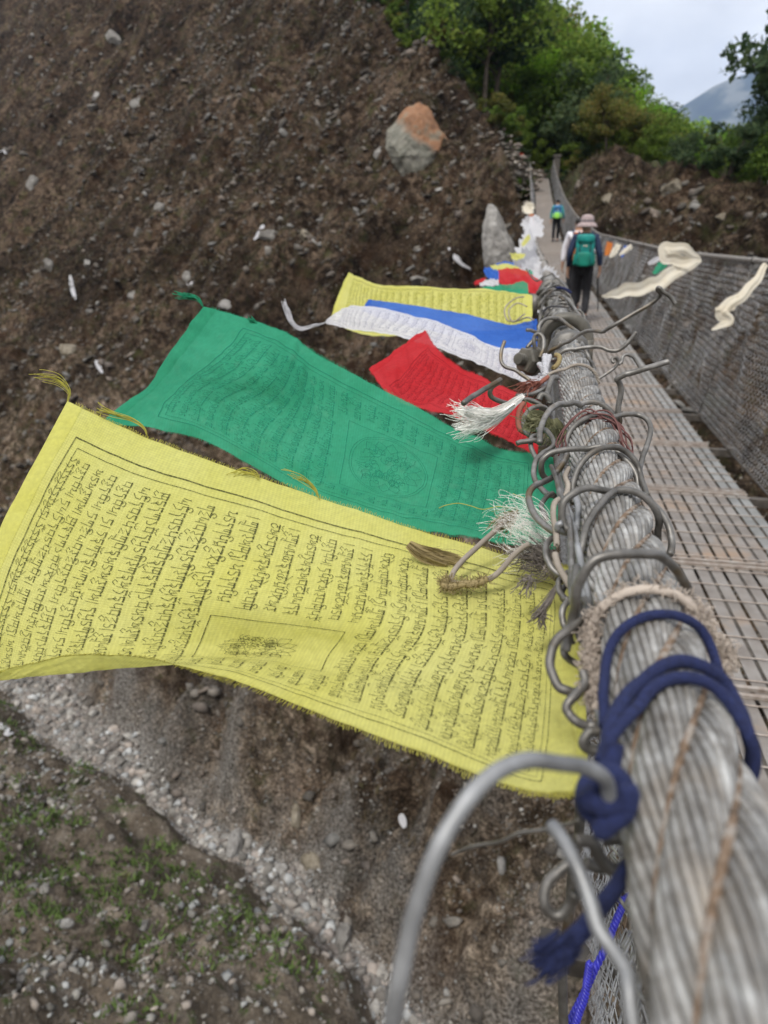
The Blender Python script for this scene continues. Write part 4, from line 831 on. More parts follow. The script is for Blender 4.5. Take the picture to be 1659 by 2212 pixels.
def wire(label, pz, d=0.0038, m='wire', cat='wire', group='loose wires twisted round the near handrail', name='binding_wire', n=None, kk=10, kink=0.0008):
    P = path3(pz, n); P = P+kink*rng.normal(0, 1, (1, 3))+kink*np.stack([fbm(np.arange(len(P))*0.07+rnd.uniform(0, 50), np.zeros(len(P))+j, 2) for j in range(3)], -1)
    r = np.full(len(P), d/2); b = MB(); b.tube(P, r, kk)
    return tag(b.build(name, M[m]), label, cat, group)
Z = lambda *a: list(a)
wire('nearest arched wire over the frayed cable, above the blue cord', k5([(380, 700), (400, 600), (430, 450), (440, 330), (480, 220), (560, 130), (700, 90), (850, 80), (970, 105), (1070, 190), (1140, 290), (1155, 370), (1135, 440)], Z(.30, .30, .29, .285, .285, .29, .30, .31, .32)), 0.0042)
wire('big round wire loop in front of the yellow flag hooked into the arched wire', k5([(500, 380), (528, 440), (480, 500), (400, 560), (320, 640), (290, 740), (300, 840), (350, 920), (410, 960), (480, 985)], Z(.31, .30, .295, .29, .285, .28, .28)), 0.004, 'wire_dark')
wire('dark wire crossing down from the arched wire to the cable side', k5([(410, 180), (400, 300), (420, 460), (430, 600), (480, 680), (560, 760), (590, 800)], Z(.33, .315, .30, .29, .28)), 0.004, 'wire_dark')
wire('wire link hooked below the big round loop', k5([(490, 820), (500, 900), (450, 960), (385, 1020), (385, 1080), (430, 1130), (500, 1160), (560, 1165)], Z(.27, .265, .262, .26, .26)), 0.0036)
wire('short open wire hook under the lowest link beside the blue cord', k5([(580, 1190), (520, 1215), (480, 1260), (500, 1310), (575, 1338)], Z(.25, .25)), 0.0036, 'wire_dark')
wire('small wire link against the yellow flag behind the big loop', k5([(440, 640), (385, 680), (375, 740), (410, 780), (475, 800)], Z(.31, .31)), 0.0033)
wire('wire link behind the dark crossing wire', k5([(400, 390), (360, 440), (355, 520), (370, 570), (400, 600)], Z(.35, .34)), 0.0033)
wire('link of wire just below the frayed knot', k5([(395, 255), (355, 300), (350, 360), (385, 400)], Z(.38, .37)), 0.0033, 'wire_dark')
wire('front wire of the crossed pair of loops over the cable', k2([(470, 900), (420, 860), (402, 780), (425, 690), (500, 610), (600, 575), (700, 588), (850, 630), (960, 690), (1060, 780), (1110, 870), (1120, 970)], Z(.39, .39, .39, .395, .40, .40, .41)), 0.0042, 'wire_dark')
wire('hooked end of wire curled under the crossed loops', k2([(500, 640), (530, 720), (530, 850), (500, 905), (430, 920), (380, 895), (378, 860), (410, 845)], Z(.42, .40, .388, .385)), 0.0038, 'wire_light')
wire('rear wire of the crossed pair of loops sweeping down the right side', k2([(520, 1240), (545, 1100), (565, 960), (600, 830), (660, 730), (740, 650), (820, 600), (920, 595), (1040, 660), (1140, 740), (1205, 850), (1232, 970), (1215, 1060)], Z(.36, .37, .385, .40, .405, .40, .39)), 0.004)
wire('front wire of the upper double loop', k2([(330, 500), (280, 440), (285, 350), (360, 290), (500, 265), (650, 270), (770, 310), (860, 360), (900, 440), (940, 540), (960, 600)], Z(.50, .49, .49, .49, .48, .47)), 0.0042)
wire('rear wire of the upper double loop', k2([(500, 700), (515, 600), (530, 500), (590, 420), (690, 355), (790, 330), (880, 370), (960, 470), (1010, 570), (1030, 650)], Z(.46, .47, .48, .48, .46)), 0.004, 'wire_dark')
wire('long bent wire bowed out to the right over the deck', k2([(450, 290), (480, 255), (560, 185), (650, 115), (720, 70), (790, 35), (860, 10), (960, 8), (1040, 45), (1072, 120), (1050, 230), (1010, 350), (985, 450)], Z(.55, .57, .60, .62, .60, .57)), 0.0044)
wire('wire running down the left of the cable into the large ring', k2([(460, 280), (420, 380), (350, 480), (280, 525), (200, 555), (158, 620), (175, 700), (230, 800), (300, 875), (365, 900)], Z(.55, .50, .45, .42, .40)), 0.0042)
wire('olive stained wire arching over the cable with its thick cut end raised to the right', k1([(345, 1659), (345, 1520), (385, 1400), (450, 1290), (540, 1240), (630, 1245), (720, 1225), (790, 1280), (880, 1340), (960, 1400), (1050, 1455), (1130, 1470), (1175, 1430), (1160, 1330), (1180, 1200), (1200, 1090), (1170, 1010), (1150, 970), (1210, 940), (1290, 915), (1450, 870), (1560, 835), (1659, 802), (1690, 795)], Z(.57, .60, .62, .62, .61, .60, .60)), 0.005)
wire('long wavy wire pointing to the upper right with a folded tip', k1([(420, 740), (470, 690), (590, 645), (690, 570), (800, 505), (900, 490), (1000, 500), (1060, 460), (1160, 400), (1350, 295), (1500, 205), (1600, 110), (1572, 65), (1590, 40), (1640, 90), (1710, 140), (1760, 205)], Z(1.0, .96, .92, .90, .88, .88)), 0.0052, n=240)
wire('wavy wire tip ending just under the long wavy one', k1([(430, 800), (500, 785), (580, 790), (650, 740), (720, 680), (850, 655), (990, 650), (1080, 688), (1160, 692), (1230, 650), (1300, 585), (1362, 497)], Z(.92, .90, .88)), 0.0052)
wire('curved wire hooking down just right of the clamp', k1([(560, 770), (650, 770), (700, 735), (780, 725), (860, 755), (920, 825), (938, 890), (905, 905), (870, 890)], Z(.92, .92)), 0.005)
wire('thin wire ending in a small curl over the deck', k1([(840, 1045), (880, 1030), (960, 985), (1050, 930), (1125, 870), (1165, 815), (1150, 775), (1110, 775), (1110, 805), (1130, 820)], Z(.85, .84)), 0.0038)
wire('wire bent like a hook rising behind the small curl', k1([(1165, 830), (1195, 800), (1205, 750), (1250, 725), (1310, 750), (1350, 800), (1395, 865)], Z(.86, .86)), 0.0038)
wire('wire falling along the right of the clamp', k1([(470, 335), (560, 350), (660, 430), (740, 480), (770, 520), (765, 600), (780, 650), (850, 760), (870, 850), (830, 960)], Z(1.15, 1.1, 1.0, .92)), 0.0052)
wire('wire loop dropping behind the cable to the deck side', k1([(840, 900), (860, 930), (920, 950), (945, 1010), (915, 1090), (880, 1150)], Z(.85, .82)), 0.0034)
wire('grey wire loop right of the clamp above the deck', k1([(760, 850), (800, 830), (830, 780), (830, 700), (800, 660)], Z(.93, .95)), 0.004)
wire('thick cut wire end pointing down left over the white shred', k3([(203, 512), (260, 470), (330, 425), (420, 372)], Z(.64, .68)), 0.0052, 'wire_dark')
wire('wire hooking from the thick cut end into the tangle', k3([(422, 375), (375, 410), (372, 455), (420, 485), (480, 500), (550, 480), (610, 482), (655, 505), (675, 530)], Z(.68, .70, .70)), 0.0048)
wire('thin wire standing up left in front of the white flag', k3([(450, 145), (432, 200), (432, 262), (455, 298), (510, 318), (560, 350), (600, 375)], Z(.98, .96)), 0.0052)
wire('short wire crossing the tangle below the bolt', k3([(520, 455), (600, 450), (650, 430), (690, 410), (720, 390)], Z(.72, .74)), 0.0042)
wire('upright wire bent against the cable beside the white string', k3([(695, 470), (705, 430), (715, 390), (735, 355), (760, 350)], Z(.72, .74)), 0.006)
wire('rusty bent wire stub in the tangle', k3([(655, 480), (670, 450), (700, 450), (720, 480), (715, 500)], Z(.70, .70)), 0.0062, 'wire_dark')
wire('dark stub of wire poking left under the green fray', k3([(515, 740), (560, 725), (610, 720), (650, 740)], Z(.58, .58)), 0.0042, 'wire_dark')
wire('wire link left of the olive stained wire', k3([(700, 545), (650, 520), (600, 530), (565, 570), (555, 620), (580, 680), (620, 690)], Z(.66, .64, .62)), 0.0045)
wire('bright wire link hanging inside the olive stained loop', k3([(640, 650), (690, 650), (725, 690), (735, 740), (700, 775), (670, 790), (635, 830), (620, 900), (640, 960), (690, 1020), (735, 1035)], Z(.60, .57, .54, .50)), 0.0042)
wire('olive wire link over the green flag edge', k3([(640, 680), (605, 690), (592, 730), (605, 790), (630, 830)], Z(.60, .57)), 0.004)
wire('small wire link over the green flag near the white tuft', k3([(735, 1020), (700, 1050), (678, 1090), (685, 1130), (700, 1180)], Z(.49, .46)), 0.0035)
wire('olive wire link over the grey feathery fray', k3([(750, 1275), (715, 1310), (705, 1370), (730, 1440), (790, 1490), (830, 1500)], Z(.41, .39, .38)), 0.0036)
wire('wire link beside the brown knot', k3([(830, 1490), (790, 1530), (778, 1590), (800, 1640), (830, 1655)], Z(.37, .355)), 0.0034)
wire('tall narrow wire loop left of the clamp', k1([(340, 750), (300, 680), (275, 600), (285, 530), (325, 505), (365, 540), (378, 620), (360, 700), (340, 750)], Z(1.02, 1.0)), 0.0058)
wire('short wire prong over the blue flag edge', k1([(205, 455), (250, 460), (300, 480), (330, 470), (335, 420), (380, 360), (450, 335), (530, 350)], Z(1.12, 1.14)), 0.0058)
wire('wire prong pointing down left over the white flag', k1([(200, 645), (240, 600), (270, 570), (300, 560)], Z(1.05, 1.05)), 0.006)
# straight galvanised wires laced along the left flank of the cable
for i, (pts, zz, m_) in enumerate((([(360, 470), (400, 600), (450, 720), (490, 850), (515, 1000), (535, 1200), (560, 1420), (585, 1659)], (.52, .44, .39, .345, .30), 'wire_light'),
        ([(340, 420), (385, 520), (420, 640), (470, 800), (490, 960), (500, 1150), (505, 1330), (540, 1659)], (.52, .44, .39, .345, .30), 'wire'),
        ([(400, 430), (430, 560), (460, 640)], (.53, .46), 'wire_light'))):
    wire(('outer', 'middle', 'short upper')[i]+' straight bright wire laced along the left flank of the cable', k2(pts, Z(*zz)), 0.0034, m_)
wire('straight wire continuing along the cable flank behind the blue knot', k5([(430, 20), (470, 250), (520, 450), (540, 640), (520, 840), (540, 1000), (580, 1200), (600, 1400)], Z(.36, .31, .27, .235)), 0.0034, 'wire_light')
# jumble of small turns of wire beyond the clamp
def ring_around(y, r, tilt, seed, d, m, label, a0=0.0, a1=2*math.pi, group='small wire turns round the cable beyond the clamp', name='binding_wire', cat='wire', n=40, lift=0.0, wob=0.004):
    c = left_cable(A([y]))[0]; t = np.linspace(a0, a1, n); r_ = np.random.default_rng(seed); w1, w2 = r_.normal(0, wob, 2)
    P = np.stack([c[0]+(r+w1*np.sin(2*t))*np.cos(t), c[1]+tilt*np.cos(t)+w2*np.sin(3*t)*3+np.linspace(0, lift, n), c[2]+(r+w2*np.cos(2*t))*np.sin(t)], -1)
    b = MB(); b.tube(P, d/2, 8); return tag(b.build(name, M[m]), label, cat, group)
for i in range(22):
    y = 1.36+i*0.055+rnd.uniform(-.02, .02)
    ring_around(y, 0.026+rnd.uniform(0, .016), rnd.uniform(-.05, .05), i, 0.005, rnd.choice(['wire', 'wire_dark', 'wire_dark']), 'one of the small wire turns round the cable beyond the clamp', rnd.uniform(0, 1.5), rnd.uniform(6, 8), lift=rnd.uniform(-.04, .04), wob=.006)
ring_around(1.78, .045, .02, 77, .007, 'blue_cord', 'scrap of navy cord tied among the small wire turns', 0.9, 1.7, name='cord_scrap', cat='cord', group=None)
wire('curved wire spike rising at the end of the jumble', [at_ for at_ in k1([(330, 90), (380, 50), (440, 60), (480, 120), (500, 200)], Z(1.9, 1.8))], 0.014, 'wire_dark')
wire('pair of thin dark wire tips over the coral red flag', [(1137, 560+20, 2.3), (1150, 598, 2.2), (1160, 606, 2.1), (1172, 598, 2.1), (1192, 590, 2.1)], 0.005, 'wire_dark')
wire('loose thin string blown across the second yellow flag', [(1133, 640, 1.6), (1112, 645, 1.55), (1092, 665, 1.52), (1098, 690, 1.5), (1120, 692, 1.48), (1140, 685, 1.4), (1155, 690, 1.35)], 0.003, 'grey_cord', 'string', None, 'loose_string')
wire('second loop of loose string over the second yellow flag', [(1140, 662, 1.5), (1118, 655, 1.52), (1100, 672, 1.5), (1110, 695, 1.46), (1135, 678, 1.44)], 0.0028, 'grey_cord', 'string', None, 'loose_string')
# clamp with bolt and nut
cc_ = left_cable(A([1.22]))[0]; clamp = empty('cable_clamp', cc_); tag(clamp, 'bulldog clamp ring round the near handrail cable with a bolt sticking out left', 'clamp')
b = MB(); t = np.linspace(-0.75, math.pi+0.75, 46)
b.tube(np.stack([0.034*np.cos(t), 0*t, 0.034*np.sin(t)], -1), 0.0105, 14); b.build('clamp_ring', M['clamp'], clamp)
b = MB(); t = np.linspace(-0.6, math.pi+0.6, 46); b.tube(np.stack([0.032*np.cos(t), 0*t+0.03, 0.032*np.sin(t)], -1), 0.009, 14)
b.box((-0.036, 0.012, -0.024), (0.008, 0.03, 0.026)); b.box((0.036, 0.012, -0.024), (0.008, 0.03, 0.026)); b.build('saddle', M['clamp'], clamp)
bp_ = at(*k1([(250, 795)], Z(1.02))[0])-cc_; bt_ = at(*k1([(112, 770)], Z(1.0))[0])-cc_; dr_ = bt_-bp_; dr_ /= np.linalg.norm(dr_)
ang_x = np.cross(dr_, A([0, 0, 1.0])); ang_x /= np.linalg.norm(ang_x); ang_y = np.cross(ang_x, dr_); RB = np.stack([ang_x, ang_y, dr_], 1)
b = MB(); Lb = np.linalg.norm(bt_-bp_); prof = [(0.0, -0.03)]
nthr = 13
for i in range(nthr*2+1): prof.append((0.0088 if i % 2 else 0.0078, -0.03+(Lb+0.03)*i/(nthr*2)))
prof.append((0.0, Lb)); b.lathe(prof, bp_, 16, R=RB); b.build('bolt', M['clamp'], clamp, smooth=False)
b = MB(); b.lathe([(0.0, -0.002), (0.0175, -0.002), (0.019, 0.001), (0.019, 0.014), (0.0165, 0.017), (0.0, 0.017)], bp_, 6, R=RB); b.lathe([(0, -0.008), (0.021, -0.008), (0.021, -0.002), (0, -0.002)], bp_, 20, R=RB); b.build('nut', M['clamp'], clamp, smooth=False)
# second clamp deeper in the jumble
cc2 = left_cable(A([2.25]))[0]; cl2 = empty('cable_clamp', cc2); tag(cl2, 'second dark cable clamp at the far end of the wire jumble', 'clamp')
b = MB(); t = np.linspace(-0.75, math.pi+0.75, 40); b.tube(np.stack([0.034*np.cos(t), 0*t, 0.034*np.sin(t)], -1), 0.013, 10); b.build('clamp_ring', M['wire_dark'], cl2)
b = MB(); b.box((-0.05, 0.0, -0.03), (0.02, 0.03, 0.03)); b.build('saddle', M['wire_dark'], cl2)

# foreground wires (very close to the lens)
wire('large smooth wire bow arching in the left foreground', [(840, 2290, .152), (852, 2180, .150), (872, 2080, .149), (905, 1950, .149), (945, 1840, .150), (1000, 1745, .153), (1060, 1682, .157), (1130, 1648, .162), (1205, 1652, .168), (1270, 1664, .175), (1308, 1690, .18), (1318, 1735, .185)], 0.0040, 'wire_light', n=140, kk=14, kink=0.0002)
wire('blurred pale wire slanting down in the right foreground', k4([(810, 380), (860, 440), (910, 540), (960, 680), (1000, 790), (1060, 880), (1110, 960), (1135, 1060), (1150, 1230)], Z(.19, .175, .165, .155)), 0.0040, 'wire_light', kk=12, kink=0.0003)
wire('round wire eye below the navy knot', k4([(925, 550), (870, 560), (820, 610), (792, 670), (805, 725), (850, 745), (895, 710), (920, 660)], Z(.23, .225)), 0.0036, 'wire')
wire('upright dark wire hanging below the knot', k4([(905, 250), (902, 400), (880, 560), (868, 720), (850, 860), (842, 1000), (850, 1200)], Z(.36, .38, .40)), 0.0052, 'wire_dark')
wire('thin twisted wire running left from the pale blurred wire', k4([(420, 490), (500, 460), (600, 440), (680, 408), (790, 392), (850, 372), (920, 350)], Z(.27, .24, .22)), 0.0013, 'wire')
wire('dark wire turns bunched under the navy knot', k4([(900, 430), (960, 440), (990, 500), (1040, 540), (1100, 520), (1130, 450), (1060, 420), (1000, 430)], Z(.235, .24)), 0.0042, 'wire_dark')
wire('dark wire wrapped against the cable under the navy knot', k4([(940, 540), (990, 560), (1050, 560), (1100, 600), (1140, 640), (1180, 640)], Z(.25, .255)), 0.0042, 'wire_dark')
wire('bright wire rising beside the navy knot', k4([(1105, 330), (1108, 380), (1095, 440), (1085, 500)], Z(.25, .26)), 0.004, 'wire_light')

# ------------------------------------------------------------------ cords, frays and threads
def bundle(b, P, r, n, rs, turns, mi=0, k=5, jit=0.0):
    T, U, W = frames(P); L = np.linspace(0, 1, len(P))
    for i in range(n):
        a = turns*2*math.pi*L+2*math.pi*i/n; b.tube(P+(np.cos(a)[:, None]*U+np.sin(a)[:, None]*W)*r+jit*rng.normal(0, 1, P.shape), rs, k, mi)
def frames(P):
    T = np.gradient(P, axis=0); T /= np.linalg.norm(T, axis=1)[:, None]+1e-9; U = np.cross(T, A([0.1, 0.05, 1.0])); U /= np.linalg.norm(U, axis=1)[:, None]+1e-9; W = np.cross(U, T); return T, U, W
def wrapcord(b, pz, n, r):
    P = path3(pz, n, r); ext = []
    for e, e2 in ((P[0], P[1]), (P[-1], P[-2])):
        c = left_cable(A([e[1]]))[0]; th = math.atan2(e[2]-c[2], e[0]-c[0]); sg = -1 if math.cos(th) > 0 else 1
        rad = max(math.hypot(e[2]-c[2], e[0]-c[0]), 0.0207+r); q = np.linspace(0, 1, 14)[1:]; a = th+sg*q*1.5; rr = rad*(1-q)+(0.0209+r)*q
        ext.append(np.stack([c[0]+rr*np.cos(a), e[1]+0*q+(e[1]-e2[1])*q*3, c[2]+rr*np.sin(a)], -1))
    b.tube(np.vstack([P, ext[1]]), r, 12)
cord = empty('navy_cord', at(1300, 1560, .22)); tag(cord, 'thick navy blue cord wrapped round the cable and knotted, its end frayed', 'cord')
co = A(cord.location)
def cpart(name, fn, m='blue_cord', par=cord, o_=co):
    b = MB(); fn(b); b.v = [v-o_ for v in b.v]; return b.build(name, M[m], par)
cpart('wrap', lambda b: wrapcord(b, k5([(640, 1200), (620, 1090), (612, 970), (640, 850), (720, 740), (840, 668), (980, 636), (1120, 648), (1240, 720), (1320, 820), (1370, 930), (1400, 1040)], Z(.235, .245, .262, .272, .275, .265, .255)), 90, 0.0019))
cpart('wrap', lambda b: wrapcord(b, k5([(625, 1430), (640, 1300), (660, 1180), (730, 1040), (830, 930), (950, 875), (1080, 868), (1220, 885), (1350, 940), (1440, 1030), (1500, 1140), (1515, 1260), (1490, 1340)], Z(.205, .215, .23, .24, .24, .23, .225)), 90, 0.0023))
cpart('wrap', lambda b: wrapcord(b, k5([(600, 1420), (650, 1280), (750, 1150), (860, 1050), (980, 985), (1120, 960), (1270, 975), (1400, 1040), (1480, 1140), (1500, 1260)], Z(.205, .215, .228, .232, .226, .22)), 90, 0.0021))
def knot(b):
    b.tube(path3(k4([(1050, 60), (1030, 150), (960, 200), (935, 270), (960, 330), (1030, 340), (1080, 300), (1090, 230), (1040, 180), (985, 230), (960, 300), (1000, 380), (1040, 400)], Z(.205, .2, .19, .188, .19, .192, .19)), 130), 0.0029, 12)
    b.tube(path3(k4([(930, 250), (960, 290), (1020, 310), (1080, 290), (1110, 250), (1090, 330), (1040, 370), (1000, 400), (1020, 360)], Z(.186, .183, .185)), 90), 0.0028, 12)
cpart('knot', knot)
cpart('tail', lambda b: b.tube(path3(k4([(1110, 540), (1075, 600), (1035, 660), (985, 720), (930, 790), (880, 840), (840, 885)], Z(.215, .205, .195, .19)), 60), np.interp(np.linspace(0, 1, 60), [0, .8, 1], [.0024, .0027, .0033]), 12))
def frayend(b):
    base = at(*k4([(845, 880)], Z(.19))[0]); d0 = at(*k4([(815, 900)], Z(.19))[0])-base; d0 /= np.linalg.norm(d0)
    for i in range(130):
        s_ = base+rng.normal(0, .0018, 3); d = d0+rng.normal(0, .16, 3); b.tube(A([s_-d0*.002, s_+d*.0025, s_+d*.0045+rng.normal(0, .0005, 3)]), 0.00045, 4)
cpart('frayed_end', frayend)
rope = empty('blue_rope', at(1300, 2000, .3)); tag(rope, 'shiny royal blue twisted nylon rope hanging under the cable', 'rope'); ro = A(rope.location)
def rp(b):
    bundle(b, path3(k4([(1180, 640), (1130, 655), (1100, 670), (1075, 720), (1050, 780), (1020, 860), (975, 950), (940, 1030), (900, 1110), (865, 1180), (840, 1250)], Z(.46, .44, .43, .42)), 190), .0013, 3, .00115, 15, k=7)
cpart('main_strand', rp, 'blue_rope', rope, ro)
cpart('loop', lambda b: bundle(b, path3(k4([(1060, 660), (1085, 680), (1125, 675), (1150, 650)], Z(.43, .43)), 40), .0013, 3, .00115, 3), 'blue_rope', rope, ro)
cpart('loose_end', lambda b: bundle(b, path3(k4([(955, 925), (945, 990), (935, 1060), (910, 1130), (890, 1200)], Z(.415, .415)), 100), .0013, 3, .00115, 7, k=7), 'blue_rope', rope, ro)
# frayed beige cloth band in front of the cord
fb = []
def band(b):
    P = path3(k5([(560, 1090), (575, 960), (590, 850), (640, 760), (740, 660), (880, 600), (1040, 565), (1180, 575), (1300, 640), (1370, 730), (1400, 840)], Z(.26, .27, .285, .295, .295, .29, .28)), 120)
    T, U, W = frames(P)
    for i in range(2600):
        j = rng.integers(2, 118); c = P[j]+rng.normal(0, .0018, 3); d = T[j]*rng.normal(0, .5)+rng.normal(0, .8, 3)+A([0, .5, .35]); d /= np.linalg.norm(d)
        l_ = rng.uniform(.0012, .0036); b.tube(A([c, c+d*l_*.6+rng.normal(0, .0006, 3), c+d*l_+rng.normal(0, .0012, 3)]), 0.00028, 3, cap=False)
    b.tube(P, 0.0020, 10)
b = MB(); band(b); tag(b.build('frayed_band', M['beige_fray']), 'fuzzy beige strip of torn cloth round the cable just behind the navy cord', 'cloth strip')
def tuft(name, label, paths, m, nper, spread, r=0.00022, cat='frayed tuft', cloth=None, curl=0.004, group=None):
    """a shred of unravelled threads following the given paths"""
    b = MB()
    for pz, sp in paths:
        P0 = path3(pz, 26)
        for i in range(nper):
            e = rng.normal(0, 1, 3)*sp; g_ = np.linspace(0.25, 1, 26)[:, None]**1.3; q = rng.uniform(.55, 1.0); m_ = max(6, int(26*q)); st = rng.integers(0, 26-m_+1)
            ph = rng.uniform(0, 6, 3); w_ = curl*np.sin(np.linspace(0, rng.uniform(2, 7), 26)[:, None]+ph)*np.linspace(.1, 1, 26)[:, None]
            b.tube((P0+e*g_+w_)[st:st+m_], r, 3, cap=False)
        if cloth:
            W_ = np.interp(np.linspace(0, 1, 26), [0, .5, 1], cloth); v = P0/np.linalg.norm(P0, axis=1)[:, None]; T = np.gradient(P0, axis=0); T /= np.linalg.norm(T, axis=1)[:, None]; U = np.cross(T, v)
            t = np.linspace(-1, 1, 12); b.sheet(P0[:, None]+U[:, None]*(t[None, :, None]*W_[:, None, None]/2)-v[:, None]*(0.25*W_[:, None, None]*np.sin(t*5+np.linspace(0, 4, 26)[:, None])[..., None]))
    return tag(b.build(name, M[m]), label, cat, group)
tuft('torn_shred', 'white torn cloth shred with frayed end over the red flag', [(k3([(560, 460), (500, 500), (430, 560), (360, 600), (290, 625), (230, 640), (160, 655)], Z(.70, .68, .66, .65)), .004), (k3([(500, 500), (400, 560), (300, 570), (230, 560), (160, 540)], Z(.68, .66, .65)), .004)], 'white_thread', 130, 0, 0.00022, 'cloth shred', (.010, .018, .002), 0.006)
tuft('thread_tuft', 'cloud of fine white threads in front of the green flag', [(k6([(1400, 170), (1330, 150), (1250, 110), (1170, 85), (1090, 75)], Z(.44, .45, .46)), .006), (k6([(1420, 140), (1330, 60), (1240, 30), (1200, 60), (1230, 130)], Z(.44, .45)), .008), (k6([(1380, 200), (1300, 190), (1230, 180), (1180, 140)], Z(.44, .45)), .007), (k6([(1400, 170), (1330, 230), (1260, 260), (1190, 250)], Z(.44, .45)), .006)], 'white_thread', 55, 0, 0.0001, curl=.006)
tuft('feathery_fray', 'grey feathery fray between the green and yellow flags', [(k6([(1420, 290), (1370, 280), (1320, 260), (1260, 250), (1215, 260)], Z(.43, .44)), .006), (k6([(1400, 300), (1350, 330), (1300, 320), (1240, 300)], Z(.43, .44)), .007), (k6([(1390, 260), (1350, 230), (1300, 225)], Z(.43, .44)), .006)], 'grey_fray', 80, 0, 0.0002, curl=.003)
tuft('brown_fray', 'brown hairy fray across the upper right corner of the yellow flag', [(k6([(1220, 20), (1180, 50), (1140, 80), (1110, 110)], Z(.46, .46)), .004)], 'brown_fray', 110, 0, 0.0002, curl=.003)
tuft('gauze_scrap', 'scrap of ochre gauze lying over the yellow flag', [(k6([(650, 190), (700, 220), (760, 245), (820, 265), (880, 275), (930, 300)], Z(.465, .465)), .003), (k6([(640, 200), (700, 240), (780, 270), (850, 290)], Z(.465, .465)), .003)], 'brown_fray', 30, 0, 0.00016, 'cloth scrap', (.004, .010, .007), .002)
tuft('green_fray', 'olive green frayed ends bunched in the wire tangle', [(k3([(700, 640), (650, 600), (600, 610), (570, 600)], Z(.62, .62)), .006), (k3([(720, 600), (740, 650), (740, 690), (720, 720)], Z(.62, .62)), .005), (k3([(690, 620), (640, 640), (610, 660)], Z(.62, .62)), .006)], 'olive_fray', 70, 0, 0.0003, curl=.003, cloth=(.01, .02, .015))
tuft('red_fray', 'reddish brown frayed threads below the clamp', [(k3([(650, 380), (600, 400), (560, 430), (530, 470)], Z(.74, .72)), .006)], 'red_fray', 60, 0, 0.0004, curl=.003)
tuft('root_fray', 'root-like brown frayed string hanging over the yellow flag edge', [(k6([(1425, 400), (1405, 450), (1370, 510), (1330, 560), (1290, 590)], Z(.375, .375)), .0012), (k6([(1370, 500), (1350, 560), (1355, 610)], Z(.375, .375)), .0015), (k6([(1290, 370), (1270, 390), (1240, 430)], Z(.40, .40)), .003)], 'grey_fray', 36, 0, 0.0003, curl=.0015)
for lb_, pts in (('fluffy yellow thread tail at the flag corner, upper left', [(146, 868, .635), (150, 845, .637), (128, 822, .64), (95, 815, .645), (68, 812, .65)]), ('bunch of loose yellow threads over the dark slope beside the green flag', [(320, 955, .60), (312, 925, .60), (285, 905, .605), (250, 895, .61), (222, 884, .612), (210, 878, .615)]), ('loose yellow threads curling up on the flag top edge', [(560, 1035, .56), (552, 1022, .562), (530, 1018, .564), (505, 1030, .566)]), ('pair of loose yellow threads over the green flag', [(690, 1078, .54), (680, 1055, .545), (655, 1035, .55), (610, 1018, .552)])):
    tuft('loose_threads', lb_, [(pts, .002)], 'yellow_thread', 13, 0, 0.00028, 'loose threads', None, .002, 'loose threads on the yellow flag')
tuft('loose_threads', 'bunch of loose green threads at the far corner of the green flag', [([(438, 662, .86), (425, 645, .865), (400, 640, .87), (378, 637, .87)], .003), ([(560, 705, .83), (548, 695, .83), (535, 688, .83)], .002)], 'green', 20, 0, 0.0005, 'loose threads', None, .002)
tuft('loose_threads', 'long lilac thread tail trailing from the white flag tip', [([(706, 697, 1.58), (680, 703, 1.6), (650, 710, 1.62), (630, 695, 1.63), (620, 670, 1.64), (614, 648, 1.65)], .003)], 'white', 16, 0, 0.001, 'loose threads', None, .004)
# braided cord hanging as a wide V
vc = MB(); Pc = path3(k6([(1150, 70), (1110, 115), (1060, 160), (1000, 215), (930, 280), (885, 335), (865, 385)], Z(.455, .45, .44)), 110); bundle(vc, Pc, .0011, 5, .0008, 13, k=5)
Pc = path3(k6([(860, 385), (900, 400), (960, 400), (1030, 390), (1090, 365), (1140, 320), (1190, 260), (1240, 215), (1275, 195)], Z(.44, .43, .43)), 130); bundle(vc, Pc, .0011, 5, .0008, 14, k=5)
cd = tag(vc.build('braided_cord', M['grey_cord']), 'grey braided cord bent into a wide V over the yellow flag', 'cord')
b = MB(); Pf = path3(k6([(850, 380), (830, 405), (860, 420), (930, 405), (1000, 400), (1060, 375)], Z(.437, .43)), 60)
for i in range(420):
    j = rng.integers(0, 60); c = Pf[j]+rng.normal(0, .001, 3); d = rng.normal(0, 1, 3); d /= np.linalg.norm(d); b.tube(A([c, c+d*.002, c+d*.0045+rng.normal(0, .001, 3)]), .0002, 3, cap=False)
b.tube(Pf, .0023, 8); o = b.build('frayed_sleeve', M['brown_fray'], cd); o['label'] = 'ochre frayed sleeve at the bend of the cord'
b = MB(); Pk = path3(k6([(1375, 305), (1400, 330), (1430, 355), (1470, 375), (1490, 385)], Z(.40, .39)), 50); bundle(b, Pk, .0028, 12, .0007, .5, k=4, jit=.0002)
for q in (14, 18, 22, 26):
    T, U, W = frames(Pk); a = np.linspace(0, 6.5, 24); b.tube(Pk[q]+(np.cos(a)[:, None]*U[q]+np.sin(a)[:, None]*W[q])*.0036+T[q]*np.linspace(0, .0015, 24)[:, None], .0007, 5)
tag(b.build('string_knot', M['grey_cord']), 'bundle of brown strings whipped into a knot at the yellow flag corner', 'knot')
b = MB(); bundle(b, path3(k3([(560, 500), (535, 540), (525, 600), (535, 650), (580, 680), (640, 700)], Z(.68, .66, .62)), 90), .0014, 3, .0012, 10, k=5); bundle(b, path3(k3([(560, 480), (610, 430), (660, 380), (700, 350)], Z(.72, .76)), 60), .0014, 3, .0012, 6, k=5)
tag(b.build('twisted_string', M['red_fray']), 'reddish twisted string looping beside the red flag', 'string')
b = MB()
